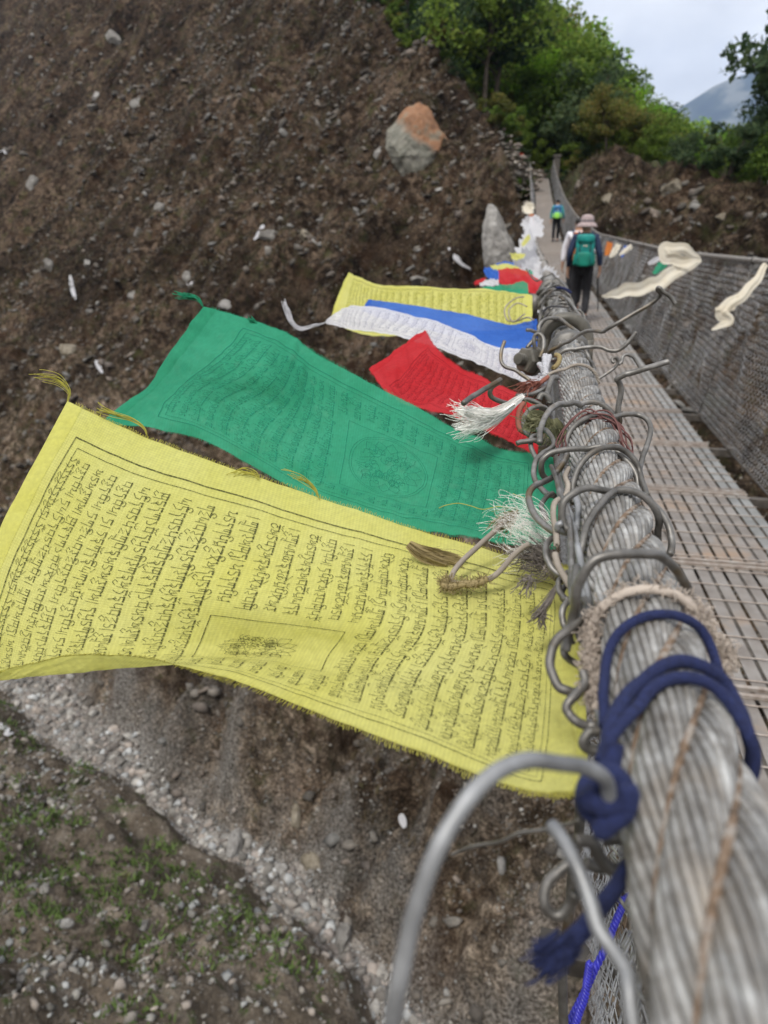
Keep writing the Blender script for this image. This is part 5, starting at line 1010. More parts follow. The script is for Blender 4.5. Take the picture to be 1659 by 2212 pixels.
for pts in ([(400, 735), (395, 800), (395, 870), (410, 940)], [(440, 745), (420, 820), (405, 900), (420, 980)], [(350, 940), (380, 970), (420, 1000), (410, 1060), (370, 1040), (345, 980)], [(340, 830), (360, 850), (385, 900), (400, 960)], [(420, 1010), (350, 1030), (280, 1080), (210, 1140), (150, 1180)]):
    bundle(b, path3(k1(pts, Z(.84, .80)), 50), .0019, 3, .0017, 4, k=5, jit=.0003)
tag(b.build('white_string', M['white']), 'soft white string knotted below the clamp bolt', 'string')
b = MB(); bundle(b, path3(k1([(440, 960), (440, 935), (520, 900), (640, 878), (740, 895), (800, 955), (845, 1040)], Z(.80, .80)), 80), .001, 3, .001, 12, k=5); tag(b.build('white_string', M['grey_cord']), 'pale string tied once over the cable between clamp and wires', 'string')
b = MB(); bundle(b, path3(k1([(510, 730), (545, 745), (548, 790), (520, 840), (480, 870)], Z(.86, .84)), 50), .0016, 3, .0015, 4, k=5); tag(b.build('string_scrap', M['brown_fray']), 'ochre scrap of string crossing the wires at the clamp', 'string')
b = MB()
for k in range(7):
    off = rng.normal(0, .0022, 3); b.tube(path3(k3([(770, 790), (778, 730), (810, 670), (860, 625), (920, 598), (980, 605), (1040, 645), (1085, 710), (1100, 790)], Z(.555, .57, .575, .565, .545)), 60)+off+.0012*np.sin(np.linspace(0, 20, 60)[:, None]+k), .0007, 5)
tag(b.build('thread_wrap', M['purple_thread']), 'maroon threads wound once round the cable', 'thread')
b = MB(); b.tube(path3(k3([(65, 1112), (110, 1095), (180, 1085), (250, 1100), (320, 1120), (400, 1105), (470, 1108)], Z(.58, .56)), 70), .0003, 4); b.tube(path3(k3([(495, 1028), (520, 1040), (560, 1052)], Z(.55, .55)), 20), .0003, 4)
tag(b.build('loose_thread', M['yellow_thread']), 'single wavy tan thread lying on the green flag', 'thread')
for i, (pts, zz) in enumerate((([(820, 880), (800, 930), (815, 980), (800, 1040), (740, 1080), (730, 1160), (745, 1250), (750, 1330)], (.50, .45, .41, .38)), ([(740, 1380), (760, 1450), (800, 1520), (830, 1570)], (.37, .35)))):
    b = MB(); bundle(b, path3(k3(pts, Z(*zz)), 100), .0011, 4, .0008, 14, k=5); tag(b.build('flag_string', M['grey_cord']), ('upper' if i == 0 else 'lower')+' length of grey braided flag string running along the cable flank', 'string')

# ------------------------------------------------------------------ trees and bushes
def leafmat(name, a, b_, c):
    m = mat(name, rough=0.75, spec=0.2); g = G(m); at_ = g.n('ShaderNodeAttribute', attribute_name='tint')
    oi = g.n('ShaderNodeObjectInfo'); col = g.ramp(at_.outputs['Fac'], [(0.0, a), (0.5, b_), (1.0, c)])
    hs = g.n('ShaderNodeHueSaturation'); g.l(col, hs.inputs['Color'])
    mr = g.n('ShaderNodeMapRange'); g.l(oi.outputs['Random'], mr.inputs[0]); mr.inputs[3].default_value = 0.485; mr.inputs[4].default_value = 0.515; g.l(mr.outputs[0], hs.inputs['Hue'])
    mr2 = g.n('ShaderNodeMapRange'); g.l(oi.outputs['Random'], mr2.inputs[0]); mr2.inputs[3].default_value = 1.2; mr2.inputs[4].default_value = 0.75; g.l(mr2.outputs[0], hs.inputs['Value'])
    g.color(hs.outputs['Color'])
    tr = g.n('ShaderNodeBsdfTranslucent'); g.l(hs.outputs['Color'], tr.inputs['Color']); ms = g.n('ShaderNodeMixShader'); ms.inputs[0].default_value = 0.48
    g.l(g.b.outputs['BSDF'], ms.inputs[1]); g.l(tr.outputs['BSDF'], ms.inputs[2]); g.l(ms.outputs['Shader'], g.t.nodes['Material Output'].inputs['Surface']); return m
M['leaf_bright'] = leafmat('leaf_bright', (0.08, 0.18, 0.016), (0.19, 0.38, 0.03), (0.33, 0.52, 0.06))
M['leaf_mid'] = leafmat('leaf_mid', (0.06, 0.1, 0.016), (0.14, 0.22, 0.034), (0.26, 0.33, 0.06))
M['leaf_olive'] = leafmat('leaf_olive', (0.055, 0.062, 0.018), (0.13, 0.15, 0.035), (0.27, 0.2, 0.06))
M['leaf_dark'] = leafmat('leaf_dark', (0.022, 0.042, 0.022), (0.055, 0.095, 0.042), (0.12, 0.16, 0.07))
M['needle'] = leafmat('needle', (0.012, 0.028, 0.018), (0.032, 0.062, 0.036), (0.075, 0.12, 0.06))
M['bark'] = noisy('bark', [(0.3, (0.04, 0.03, 0.022)), (0.6, (0.1, 0.08, 0.062)), (0.8, (0.17, 0.15, 0.12))], 3, 0.95, dist=0.05)
def tree_proto(name, h, kind, seed, m):
    r_ = np.random.default_rng(seed); rt = empty(name); b = MB(); centers = []
    tw = 0.02*h
    if kind == 'conifer':
        P = catmull([(0, 0, -.4), (.02*h, 0, .4*h), (0, .01*h, h)], 14); b.tube(P, np.linspace(tw, .01, 14), 7); L = []
        nl = 26
        for i in range(nl):
            f = i/nl; z = h*(0.14+0.84*f); rad = h*0.26*(1-f)**0.85*(0.75+0.5*r_.random())+.1
            for k in range(6):
                a = r_.uniform(0, 6.28); e = A([math.cos(a)*rad, math.sin(a)*rad, z-rad*0.32]); s_ = A([0, 0, z])
                n = 26; t = r_.random(n)**0.7; p = s_+(e-s_)*t[:, None]; p[:, 2] += -0.05*h*0.3*np.sin(t*3)+r_.normal(0, .02*h, n); p[:, :2] += r_.normal(0, .022*h, (n, 2)); L.append(p)
        P_ = np.concatenate(L); size = 0.028*h; n = len(P_)
    else:
        lean = r_.normal(0, .06, 2)*h; split = h*(0.3 if kind == 'tree' else 0.05)
        if kind == 'tree':
            top = A([lean[0], lean[1], h*.8]); P = catmull([(0, 0, -.4), (lean[0]*.2, lean[1]*.2, split), (lean[0]*.7, lean[1]*.6, .55*h), top], 14); b.tube(P, np.linspace(tw, tw*.3, 14), 7)
            nb = 15
        else: nb = 11
        cl = []
        for i in range(nb):
            a = i*2.4+r_.uniform(-.5, .5); f = (i+0.5)/nb
            if kind == 'tree':
                z0 = split+(h*.62-split)*f; rad = h*(0.30*math.sin(math.pi*(0.25+0.68*f))+0.05)*r_.uniform(.6, 1.2); s_ = A([lean[0]*f*.7, lean[1]*f*.7, z0]); e = s_+A([math.cos(a)*rad, math.sin(a)*rad, h*(0.12+0.2*f)*r_.uniform(.6, 1.4)])
            else:
                rad = h*0.62*r_.uniform(.2, 1); s_ = A([0, 0, 0]); e = A([math.cos(a)*rad, math.sin(a)*rad, h*r_.uniform(.35, .85)])
            mid = (s_+e)/2+r_.normal(0, .03*h, 3); b.tube(catmull([s_, mid, e], 7), np.linspace(tw*.4, .008*h*.3, 7), 5, cap=False); cl.append((e, h*r_.uniform(.09, .17))); cl.append((mid, h*r_.uniform(.06, .11)))
        if kind == 'tree': cl.append((top, .13*h))
        L = []
        for c, rr in cl:
            n = int(150 if kind == 'tree' else 150); d = r_.normal(0, 1, (n, 3)); d /= np.linalg.norm(d, axis=1)[:, None]; d *= (r_.random(n)**0.45)[:, None]*rr*A([1.15, 1.15, .8]); L.append(c+d)
        P_ = np.concatenate(L); size = (0.02 if kind == 'tree' else 0.032)*h; n = len(P_)
    b.build('trunk', M['bark'], rt)
    a1 = r_.normal(0, 1, (n, 3)); a1 /= np.linalg.norm(a1, axis=1)[:, None]; up = r_.normal(0, .6, (n, 3))+A([0, 0, 1]); a2 = np.cross(a1, up); a2 /= np.linalg.norm(a2, axis=1)[:, None]+1e-9
    s1 = size*r_.uniform(.5, 1.3, n)[:, None]; s2 = s1*r_.uniform(.4, .9, n)[:, None]
    V = np.stack([P_-a1*s1, P_+a2*s2, P_+a1*s1, P_-a2*s2], 1).reshape(-1, 3); F_ = np.arange(n*4).reshape(-1, 4)
    tint = np.clip(0.5+0.23*r_.normal(size=n)+0.22*fbm(P_[:, 0]*3/h+seed, P_[:, 2]*3/h+P_[:, 1]*2/h, 2), 0, 1)
    new_mesh('crown', V, F_, m, rt, smooth=False, col=np.repeat(tint, 4)[:, None]*np.ones(3))
    rt['h'] = h; return rt
def copy_tree(o, parent=None):
    c = o.copy(); COL.objects.link(c)
    if parent is not None: c.parent = parent
    for ch in list(o.children):
        d = ch.copy(); COL.objects.link(d); d.parent = c
        for g_ in list(ch.children): e = g_.copy(); COL.objects.link(e); e.parent = d
    return c
PR = {'bright': [tree_proto('broadleaf_tree', 10, 'tree', s, M['leaf_bright']) for s in (1, 2)],
      'mid': [tree_proto('broadleaf_tree', 10, 'tree', s, M['leaf_mid']) for s in (3, 4, 5)],
      'olive': [tree_proto('broadleaf_tree', 9, 'tree', s, M['leaf_olive']) for s in (6, 7)],
      'dark': [tree_proto('broadleaf_tree', 10, 'tree', s, M['leaf_dark']) for s in (8, 9)],
      'pine': [tree_proto('conifer_tree', 13, 'conifer', s, M['needle']) for s in (10, 11)],
      'bush': [tree_proto('bush', 2.2, 'bush', s, M['leaf_mid']) for s in (12, 13)],
      'dbush': [tree_proto('bush', 2.4, 'bush', s, M['leaf_dark']) for s in (14, 15)],
      'obush': [tree_proto('bush', 2.0, 'bush', s, M['leaf_olive']) for s in (16, 17)]}
LBL = {'bright': ('fresh bright green broadleaf tree in the forest behind the bridgehead', 'tree'), 'mid': ('mid green broadleaf tree in the forest behind the bridgehead', 'tree'), 'olive': ('yellowish olive tree in the forest behind the bridgehead', 'tree'),
       'dark': ('dark evergreen broadleaf tree in the forest behind the slope ridge', 'tree'), 'pine': ('dark pointed conifer on the forest skyline', 'conifer'), 'bush': ('mid green bush growing on the far bank', 'bush'), 'dbush': ('dark green bush growing on the far bank', 'bush'), 'obush': ('olive brown bush growing on the far bank', 'bush')}
used_ = {}
def proj(p): z = float(p@cf); return 829.5+FPX*float(p@cr)/z, 1106-FPX*float(p@cu)/z
SKX = [0, 800, 1120, 1150, 1180, 1215, 1260, 1290, 1310, 1340, 1360, 1400, 1440, 1480, 1520, 1560, 1580, 1620, 1659, 1900]; SKY_ = [-900, -900, -60, 5, 40, -25, 55, 110, 125, 205, 215, 225, 236, 265, 272, 285, 190, 120, 60, 20]
def plant(kind, x, y, h, label=None, sink=0.15, cap=True, group=True):
    z = float(height(A([x]), A([y]))[0])
    if cap:
        for _ in range(8):
            px, py = proj(A([x, y, z+h])); lim = np.interp(px, SKX, SKY_)
            if py < lim: h *= 0.86
            else: break
        if h < (3.0 if kind not in ('bush', 'dbush', 'obush') else 0.4): return None
    pr = PR[kind][rnd.randrange(len(PR[kind]))]; key = pr.name
    o = pr if key not in used_ else copy_tree(pr); used_[key] = 1
    o.location = (x, y, z-sink); o.rotation_euler = (0, 0, rnd.uniform(0, 6.28)); s = h/pr['h']; o.scale = (s*rnd.uniform(.9, 1.15), s*rnd.uniform(.9, 1.15), s)
    l_, c_ = LBL[kind]; tag(o, label or l_, c_)
    if group and not label: o['group'] = {'tree': 'forest trees behind the bridgehead', 'conifer': 'conifers on the skyline', 'bush': 'bushes on the far bank'}[c_]
    elif 'group' in o.keys(): del o['group']
    return o
def E_(x, y): return RM[0]*(x-R0[0])+RM[1]*(y-R0[1])
# forest on the hillside behind the ridge
n_ = 0
for i in range(2400):
    y = rnd.uniform(58, 130); x = rnd.uniform(-52, 16)
    e = E_(x, y); 
    if e < 2.2 or (abs(x+0.3) < 2.2 and y < 66): continue
    if n_ > 185: break
    px, py = proj(A([x, y, float(height(A([x]), A([y]))[0])+4]))
    if px < 700 or px > 1560 or py < -200: continue
    if rnd.random() > (0.35 if y < 75 else 0.22): continue
    r_ = rnd.random()
    if e < 9: kind = 'dark' if r_ < .55 else ('mid' if r_ < .85 else 'olive')
    elif y > 100: kind = 'pine' if r_ < .5 else 'mid'
    else: kind = 'mid' if r_ < .42 else ('olive' if r_ < .55 else ('bright' if r_ < .88 else 'dark'))
    if plant(kind, x, y, rnd.uniform(7, 13) if kind != 'pine' else rnd.uniform(11, 18)): n_ += 1
def at_y(px, py, y): d = ray(px, py); return d*(y/d[1])
for px, py, y, k, h, lb in ((1215, 150, 84, 'bright', 12, 'bright lime green tree standing out in the middle of the forest'), (1180, 60, 108, 'pine', 16, 'tall dark conifer breaking the skyline above the bright tree'), (1300, 160, 100, 'pine', 13, 'dark conifer at the end of the forest skyline'), (1260, 110, 104, 'pine', 15, 'dark conifer right of the skyline gap'),
                            (1150, 200, 72, 'mid', 10, 'leafy green tree above the far end of the bridge'), (1250, 250, 74, 'olive', 8, 'olive tree right above the far bridgehead'), (1130, 120, 90, 'bright', 11, 'pale green tree left of the brightest one'), (1240, 190, 88, 'bright', 10, 'small bright green tree right of the brightest one')):
    p = at_y(px, py, y); plant(k, p[0], y, h, lb, cap=False if k == 'bright' else True)
# right bank: trees behind, bushes along the rim
for i in range(400):
    x = rnd.uniform(4, 42); y = rnd.uniform(46, 84); s_, q_ = frame(x, y)
    px, py = proj(A([x, y, 5.0]))
    if s_ < 37 or px < 1300 or px > 1760 or rnd.random() > 0.36: continue
    plant(rnd.choice(['mid', 'olive', 'mid', 'dark']), x, y, rnd.uniform(4, 8))
for i in range(420):
    q_ = rnd.uniform(6, 40); s_ = rnd.uniform(31.5, 38); x, y = from_frame(s_, q_); px, py = proj(A([x, y, 3]))
    if px < 1215 or px > 1720 or rnd.random() > (0.24 if px < 1450 else 0.6) or (px < 1450 and s_ < 35.5): continue
    plant(rnd.choice(['bush', 'obush', 'dbush', 'bush']), float(x), float(y), rnd.uniform(1.2, 2.6))
for (x, y, h, k, lb) in ((13.9, 45, 14.5, 'dark', 'large dark tree at the right edge with branches against the sky'), (12.4, 42, 6, 'mid', 'round green tree below the large dark tree at the right edge'), (12.6, 47, 6, 'dark', 'smaller dark tree left of the large one at the right edge'), (11.3, 41.2, 3.2, 'bush', 'leafy bush on the bank rim at the right edge'), (9.2, 43, 3.2, 'dbush', 'dark bush on the bank rim right of the dirt mound'), (13.2, 39.6, 3.6, 'dbush', 'dense dark bush hanging over the right end of the bank'), (14.5, 40.5, 5, 'mid', 'green tree on the bank at the far right end')):
    plant(k, x, y, h, lb, cap=False)
for i in range(60):
    q_ = rnd.uniform(13, 34); s_ = rnd.uniform(24, 33); x, y = from_frame(s_, q_)
    plant(rnd.choice(['bush', 'dbush', 'bush', 'obush']), float(x), float(y), rnd.uniform(1.0, 2.2))
for (px, py, h, k, lb) in ((1133, 430, 1.8, 'bush', 'small bush under the left end of the far bridge'), (1205, 345, 1.6, 'dbush', 'small black-green shrub beside the right anchor pillar'), (1245, 345, 1.6, 'obush', 'russet bush right of the far bridgehead'), (1282, 338, 1.8, 'dbush', 'dark upright shrub on the dirt mound'), (1340, 345, 1.4, 'obush', 'olive shrub on the right of the dirt mound')):
    p = at_y(px, py, 50 if px < 1150 else 56.5); plant(k, p[0], p[1], h, lb, cap=False)
for i in range(46):
    y = rnd.uniform(57.5, 66); x = rnd.uniform(-5, 5)
    if abs(x+0.2) < 1.2 and y < 61: continue
    plant(rnd.choice(['bush', 'obush', 'bush', 'dbush']), x, y, rnd.uniform(1.2, 3.0))
for i in range(70):     # scrub along the crest of the slope
    a = rnd.uniform(0, 34); e = rnd.uniform(-0.3, 2.6); x, y = R0+RD*a+RM*e; plant(rnd.choice(['dbush', 'obush', 'bush']), float(x), float(y), rnd.uniform(1.0, 2.6))
for lst in PR.values():
    for pr in lst:
        if pr.name not in used_:
            for c in list(pr.children): bpy.data.objects.remove(c)
            bpy.data.objects.remove(pr)

# ------------------------------------------------------------------ boulders, outcrop and dry stone wall
def rock_mesh(seed, dims, planes=16, sub=3, rough=0.04):
    import bmesh
    r_ = np.random.default_rng(seed); bm = bmesh.new(); bmesh.ops.create_icosphere(bm, subdivisions=sub, radius=1.0); V = A([v.co[:] for v in bm.verts]); F_ = [[v.index for v in f.verts] for f in bm.faces]; bm.free()
    nrm = r_.normal(0, 1, (planes, 3)); nrm /= np.linalg.norm(nrm, axis=1)[:, None]; dd = r_.uniform(.55, .9, planes)
    q = (V@nrm.T)/dd; s = 1/np.maximum(q.max(1), 0.6); V = V*s[:, None]; V = V+V*(rough*r_.normal(size=len(V)))[:, None]*0.6+V*(rough*2*fbm(V[:, 0]*2+seed, V[:, 1]*2+V[:, 2], 3))[:, None]
    return V*A(dims)/2, F_
def rockmat(name, stops, scale, extra=None):
    m = mat(name, rough=0.9, spec=0.2); g = G(m); v = g.coord(); f = g.noise(v, scale, 8, .65); c = g.ramp(f, stops)
    if extra: c = extra(g, v, c)
    g.color(c); g.bump(g.noise(v, scale*4, 7, .65), .7, .08); return m
def bigrock(g, v, c):
    sep = g.n('ShaderNodeSeparateXYZ'); g.l(v, sep.inputs[0]); ad = g.n('ShaderNodeMath', operation='MULTIPLY_ADD'); g.l(g.noise(v, .7, 5), ad.inputs[0]); ad.inputs[1].default_value = 2.2; sx = g.n('ShaderNodeMath', operation='MULTIPLY_ADD'); g.l(sep.outputs['X'], sx.inputs[0]); sx.inputs[1].default_value = 0.75; g.l(sep.outputs['Z'], sx.inputs[2]); g.l(sx.outputs[0], ad.inputs[2])
    fz = g.ramp(ad.outputs[0], [(0.0, (0, 0, 0)), (0.93, (0, 0, 0)), (1.0, (1, 1, 1))]); mr = g.n('ShaderNodeMapRange'); g.l(ad.outputs[0], mr.inputs[0]); mr.inputs[1].default_value = 0.9; mr.inputs[2].default_value = 1.7
    og = g.ramp(g.noise(v, 1.1, 8, .65), [(.35, (.16, .09, .055)), (.5, (.26, .135, .075)), (.62, (.22, .17, .12)), (.75, (.16, .15, .12))]); return g.mix(mr.outputs[0], c, og)
M['rock_big'] = rockmat('ochre_boulder', [(.3, (.1, .1, .082)), (.5, (.185, .18, .15)), (.7, (.29, .275, .24))], 1.0, bigrock)
M['rock_grey'] = rockmat('grey_boulder', [(.3, (.1, .095, .085)), (.5, (.19, .18, .165)), (.7, (.3, .29, .27))], 2.2)
M['rock_pale'] = rockmat('pale_boulder', [(.3, (.15, .14, .13)), (.5, (.26, .25, .235)), (.7, (.38, .37, .35))], 2.0)
M['rock_tan'] = rockmat('tan_boulder', [(.35, (.1, .085, .06)), (.5, (.19, .165, .125)), (.65, (.28, .25, .2))], 2.0)
def boulder(px, py, wpx, hpx, m, seed, label, group=None, planes=16, name='boulder', lift=0.0, rz=0.0):
    p = hit(px, py)
    if p is None: return
    z = float(p@cf); wd_ = wpx*z/FPX; hd = hpx*z/FPX; V, F_ = rock_mesh(seed, (wd_, (wd_+hd)*.45, hd), planes)
    o = new_mesh(name, V, F_, m, smooth=False); o.location = p+A([0, 0, lift*hd]); o.rotation_euler = (rnd.uniform(-.1, .1), rnd.uniform(-.15, .15)+rz, rnd.uniform(-.3, .3)); return tag(o, label, 'boulder', group)
def outline_rock(name, label, pts, depth, mid_pts, m, seed, bulge=0.35):
    """a rock whose silhouette was measured on the photograph, given its own place, size and thickness on the slope"""
    import bmesh
    c0 = hit(*mid_pts); z = float(c0@cf)-0.2; P = A([at(x, y, z) for x, y in pts]); c = P.mean(0); R_ = np.linalg.norm(P-c, axis=1).mean(); v = c/np.linalg.norm(c); r_ = np.random.default_rng(seed)
    pts3 = np.vstack([P, c+(P-c)*0.68-v*R_*bulge*r_.uniform(.7, 1.3, (len(P), 1)), c+(P-c)*0.3-v*R_*bulge*1.5*r_.uniform(.8, 1.1, (len(P), 1)), c+(P-c)*0.8+v*R_*0.9])
    bm = bmesh.new(); [bm.verts.new(q-c) for q in pts3]; res = bmesh.ops.convex_hull(bm, input=bm.verts); bmesh.ops.delete(bm, geom=[g_ for g_ in res['geom_interior'] if isinstance(g_, bmesh.types.BMVert)], context='VERTS')
    bmesh.ops.triangulate(bm, faces=bm.faces); bmesh.ops.subdivide_edges(bm, edges=bm.edges, cuts=5, use_grid_fill=True); bm.verts.ensure_lookup_table(); V = A([q.co[:] for q in bm.verts]); F_ = [[q.index for q in f.verts] for f in bm.faces]; bm.free()
    n_ = V/np.linalg.norm(V, axis=1)[:, None]; V = V+n_*(R_*0.10*fbm(V[:, 0]*1.6/R_*2+seed, V[:, 2]*1.6/R_*2+V[:, 1]/R_, 4)+R_*0.03*fbm(V[:, 0]*9/R_, V[:, 2]*9/R_+V[:, 1]*6/R_, 3))[:, None]
    o = new_mesh(name, V, F_, m, smooth=False); o.location = c; return tag(o, label, 'boulder')
outline_rock('boulder', 'huge angular boulder with an orange stained top, stuck in the slope', [(880, 228), (905, 222), (925, 232), (945, 268), (966, 300), (962, 332), (942, 372), (900, 402), (872, 386), (848, 352), (833, 318), (836, 284), (858, 252)], 0, (903, 330), M['rock_big'], 5)
outline_rock('boulder', 'tall pale rock outcrop beside the distant scarves', [(1046, 575), (1040, 510), (1050, 450), (1058, 440), (1072, 446), (1087, 498), (1112, 530), (1122, 570), (1100, 598), (1065, 600)], 0, (1075, 560), M['rock_pale'], 6)
for i, (px, py, w_, h_, m_, lb) in enumerate(((245, 83, 34, 32, 'grey', 'round grey boulder near the top left of the slope'), (108, 572, 30, 36, 'grey', 'grey boulder far left, halfway up the slope'), (208, 212, 22, 24, 'pale', 'pale boulder in the upper left of the slope'), (295, 225, 24, 30, 'pale', 'pale pointed rock right of another near the top left'),
    (75, 395, 30, 36, 'grey', 'grey boulder at the left under the white scrap'), (200, 235, 18, 20, 'grey', 'small rock between two pale boulders at upper left'), (660, 510, 44, 34, 'tan', 'tan rock next to the white scarf scrap'), (585, 512, 30, 26, 'grey', 'grey rock touching the white scarf scrap'), (405, 600, 30, 34, 'grey', 'grey rock with a curl of white cloth on it'),
    (485, 658, 32, 26, 'pale', 'pale rock just above the green flag corner'), (150, 758, 62, 36, 'tan', 'broad tan rock at left above the yellow flag thread'), (285, 640, 30, 24, 'grey', 'small grey boulder left of the green flag'), (345, 450, 28, 22, 'grey', 'grey rock on the middle slope'), (300, 505, 24, 22, 'grey', 'smaller grey rock left of the middle slope'),
    (190, 570, 26, 24, 'pale', 'pale rock left of the middle slope'), (905, 610, 50, 22, 'grey', 'flat grey rock above the second yellow flag'), (420, 345, 18, 20, 'pale', 'lone pale stone in the middle of the upper slope'), (1395, 400-0, 10, 10, 'grey', 'small stone below the rim of the right bank'), (1452, 408, 62, 40, 'tan', 'tan rounded boulder jutting from the right bank'), (1315, 431, 50, 26, 'tan', 'tan boulder under the dirt mound of the right bank'),
    (505, 1835, 44, 84, 'pale', 'tall grey slab standing at the edge of the gravel stream'), (672, 1866, 56, 52, 'tan', 'round tan boulder beside the gravel stream'), (607, 1880, 40, 40, 'pale', 'pale boulder in the gravel stream left of the tan one'), (640, 1755, 30, 50, 'tan', 'pointed tan rock above the gravel stream'), (590, 1975, 40, 40, 'grey', 'grey wedge rock below the gravel stream'), (735, 2050, 44, 80, 'grey', 'long grey slab near the lower gravel stream'),
    (140, 1995, 44, 32, 'pale', 'large pale stone in the lower left bank'), (330, 1735+400, 26, 26, 'pale', 'pale stone on the near bank at bottom'), (50, 2110, 34, 26, 'pale', 'cream stone at the lower left corner'), (305, 2000, 44, 22, 'grey', 'flat grey stone in the lower left bank'), (500, 2070, 30, 22, 'grey', 'grey stone at the bottom of the near bank'), (240, 1810, 18, 22, 'pale', 'small pale stone on the near bank under the stream bend'),
    (95, 1920, 32, 24, 'grey', 'grey stone at left on the near bank'), (1090, 590, 70, 60, 'grey', 'grey rock at the foot of the pale outcrop'), (1500, 445, 30, 24, 'grey', 'grey rock in the right bank face'), (1560, 470, 34, 30, 'tan', 'brown rock in the right bank face'), (820, 330, 18, 26, 'pale', 'pale rock left of the huge orange boulder'), (950, 410, 26, 14, 'pale', 'flat pale rock below the huge orange boulder'))):
    boulder(px, py, w_, h_, M['rock_'+m_], 100+i, lb, planes=14)
# stepped dry stone wall above the bridgehead
b = MB(); p0 = hit(1040, 300); p1 = hit(1112, 400)
if p0 is not None and p1 is not None:
    for st in range(6):
        f = st/5; base = p0*(1-f)+p1*f
        for k in range(52):
            c = base+A([rnd.uniform(-.2, 1.7)-0.1, rnd.uniform(-.3, .3)-.2, rnd.uniform(-.9, .75)]); V, F_ = rock_mesh(300+k % 17, (rnd.uniform(.2, .5), rnd.uniform(.25, .4), rnd.uniform(.12, .24)), 8, 1, .03); g_ = rnd.uniform(.55, 1.15); b.add(V+c, F_, 0, A(rnd.choice(STN))*g_*.9)
    tag(b.build('dry_stone_wall', M['stone'], smooth=False, tint=True), 'stepped dry stone wall left of the far bridgehead', 'wall')

# ------------------------------------------------------------------ people on the bridge
import bmesh
def skin_mesh(name, chains, m, parent, sub=2):
    """chains: list of lists of (x, y, z, r); first vertex of later chains may repeat a vertex of an earlier one"""
    V = []; E2 = []; Rr = []; key = {}
    for ch in chains:
        prev = None
        for x, y, z, r in ch:
            k = (round(x, 4), round(y, 4), round(z, 4))
            if k not in key: key[k] = len(V); V.append((x, y, z)); Rr.append(r)
            i = key[k]
            if prev is not None: E2.append((prev, i))
            prev = i
    me = bpy.data.meshes.new(name); me.from_pydata(V, E2, []); o = bpy.data.objects.new(name, me); COL.objects.link(o); o.parent = parent; me.materials.append(m)
    md = o.modifiers.new('skin', 'SKIN'); md.use_smooth_shade = True
    for i, sv in enumerate(me.skin_vertices[0].data): r = Rr[i]; sv.radius = (r, r) if not isinstance(r, tuple) else r; sv.use_root = (i == 0)
    s = o.modifiers.new('sub', 'SUBSURF'); s.levels = sub; s.render_levels = sub; return o
M['skin'] = mat('skin', (0.42, 0.24, 0.16), 0.6); M['black'] = noisy('black_trousers', [(.3, (.008, .008, .01)), (.7, (.022, .022, .027))], 25, .9, dist=.01)
M['navy'] = noisy('navy_jacket', [(.3, (.008, .016, .045)), (.7, (.018, .035, .085))], 20, .8, dist=.01); M['teal'] = noisy('teal_pack', [(.3, (0, .14, .13)), (.7, (.0, .28, .25))], 9, .6, dist=.02)
M['teal_green'] = noisy('green_pack', [(.3, (0, .12, .085)), (.7, (0, .24, .17))], 9, .6, dist=.02); M['hat'] = noisy('mauve_hat', [(.3, (.26, .2, .2)), (.7, (.42, .34, .33))], 20, .9); M['hair'] = mat('dark_hair', (.01, .008, .008), .6)
M['shirt'] = noisy('white_shirt', [(.3, (.6, .6, .66)), (.7, (.8, .8, .84))], 12, .85); M['lime'] = mat('lime_cloth', (.3, .7, .1), .7); M['bluepack'] = noisy('blue_pack', [(.3, (.03, .13, .3)), (.7, (.07, .26, .5))], 8, .7); M['aqua'] = mat('aqua_jacket', (.04, .25, .27), .8)
M['shoe'] = mat('hiking_shoe', (.05, .05, .06), .8); M['band'] = mat('hat_band', (.14, .12, .13), .9); M['redj'] = mat('red_jacket', (.5, .05, .02), .8); M['sole'] = mat('sole', (.12, .12, .12), .9)
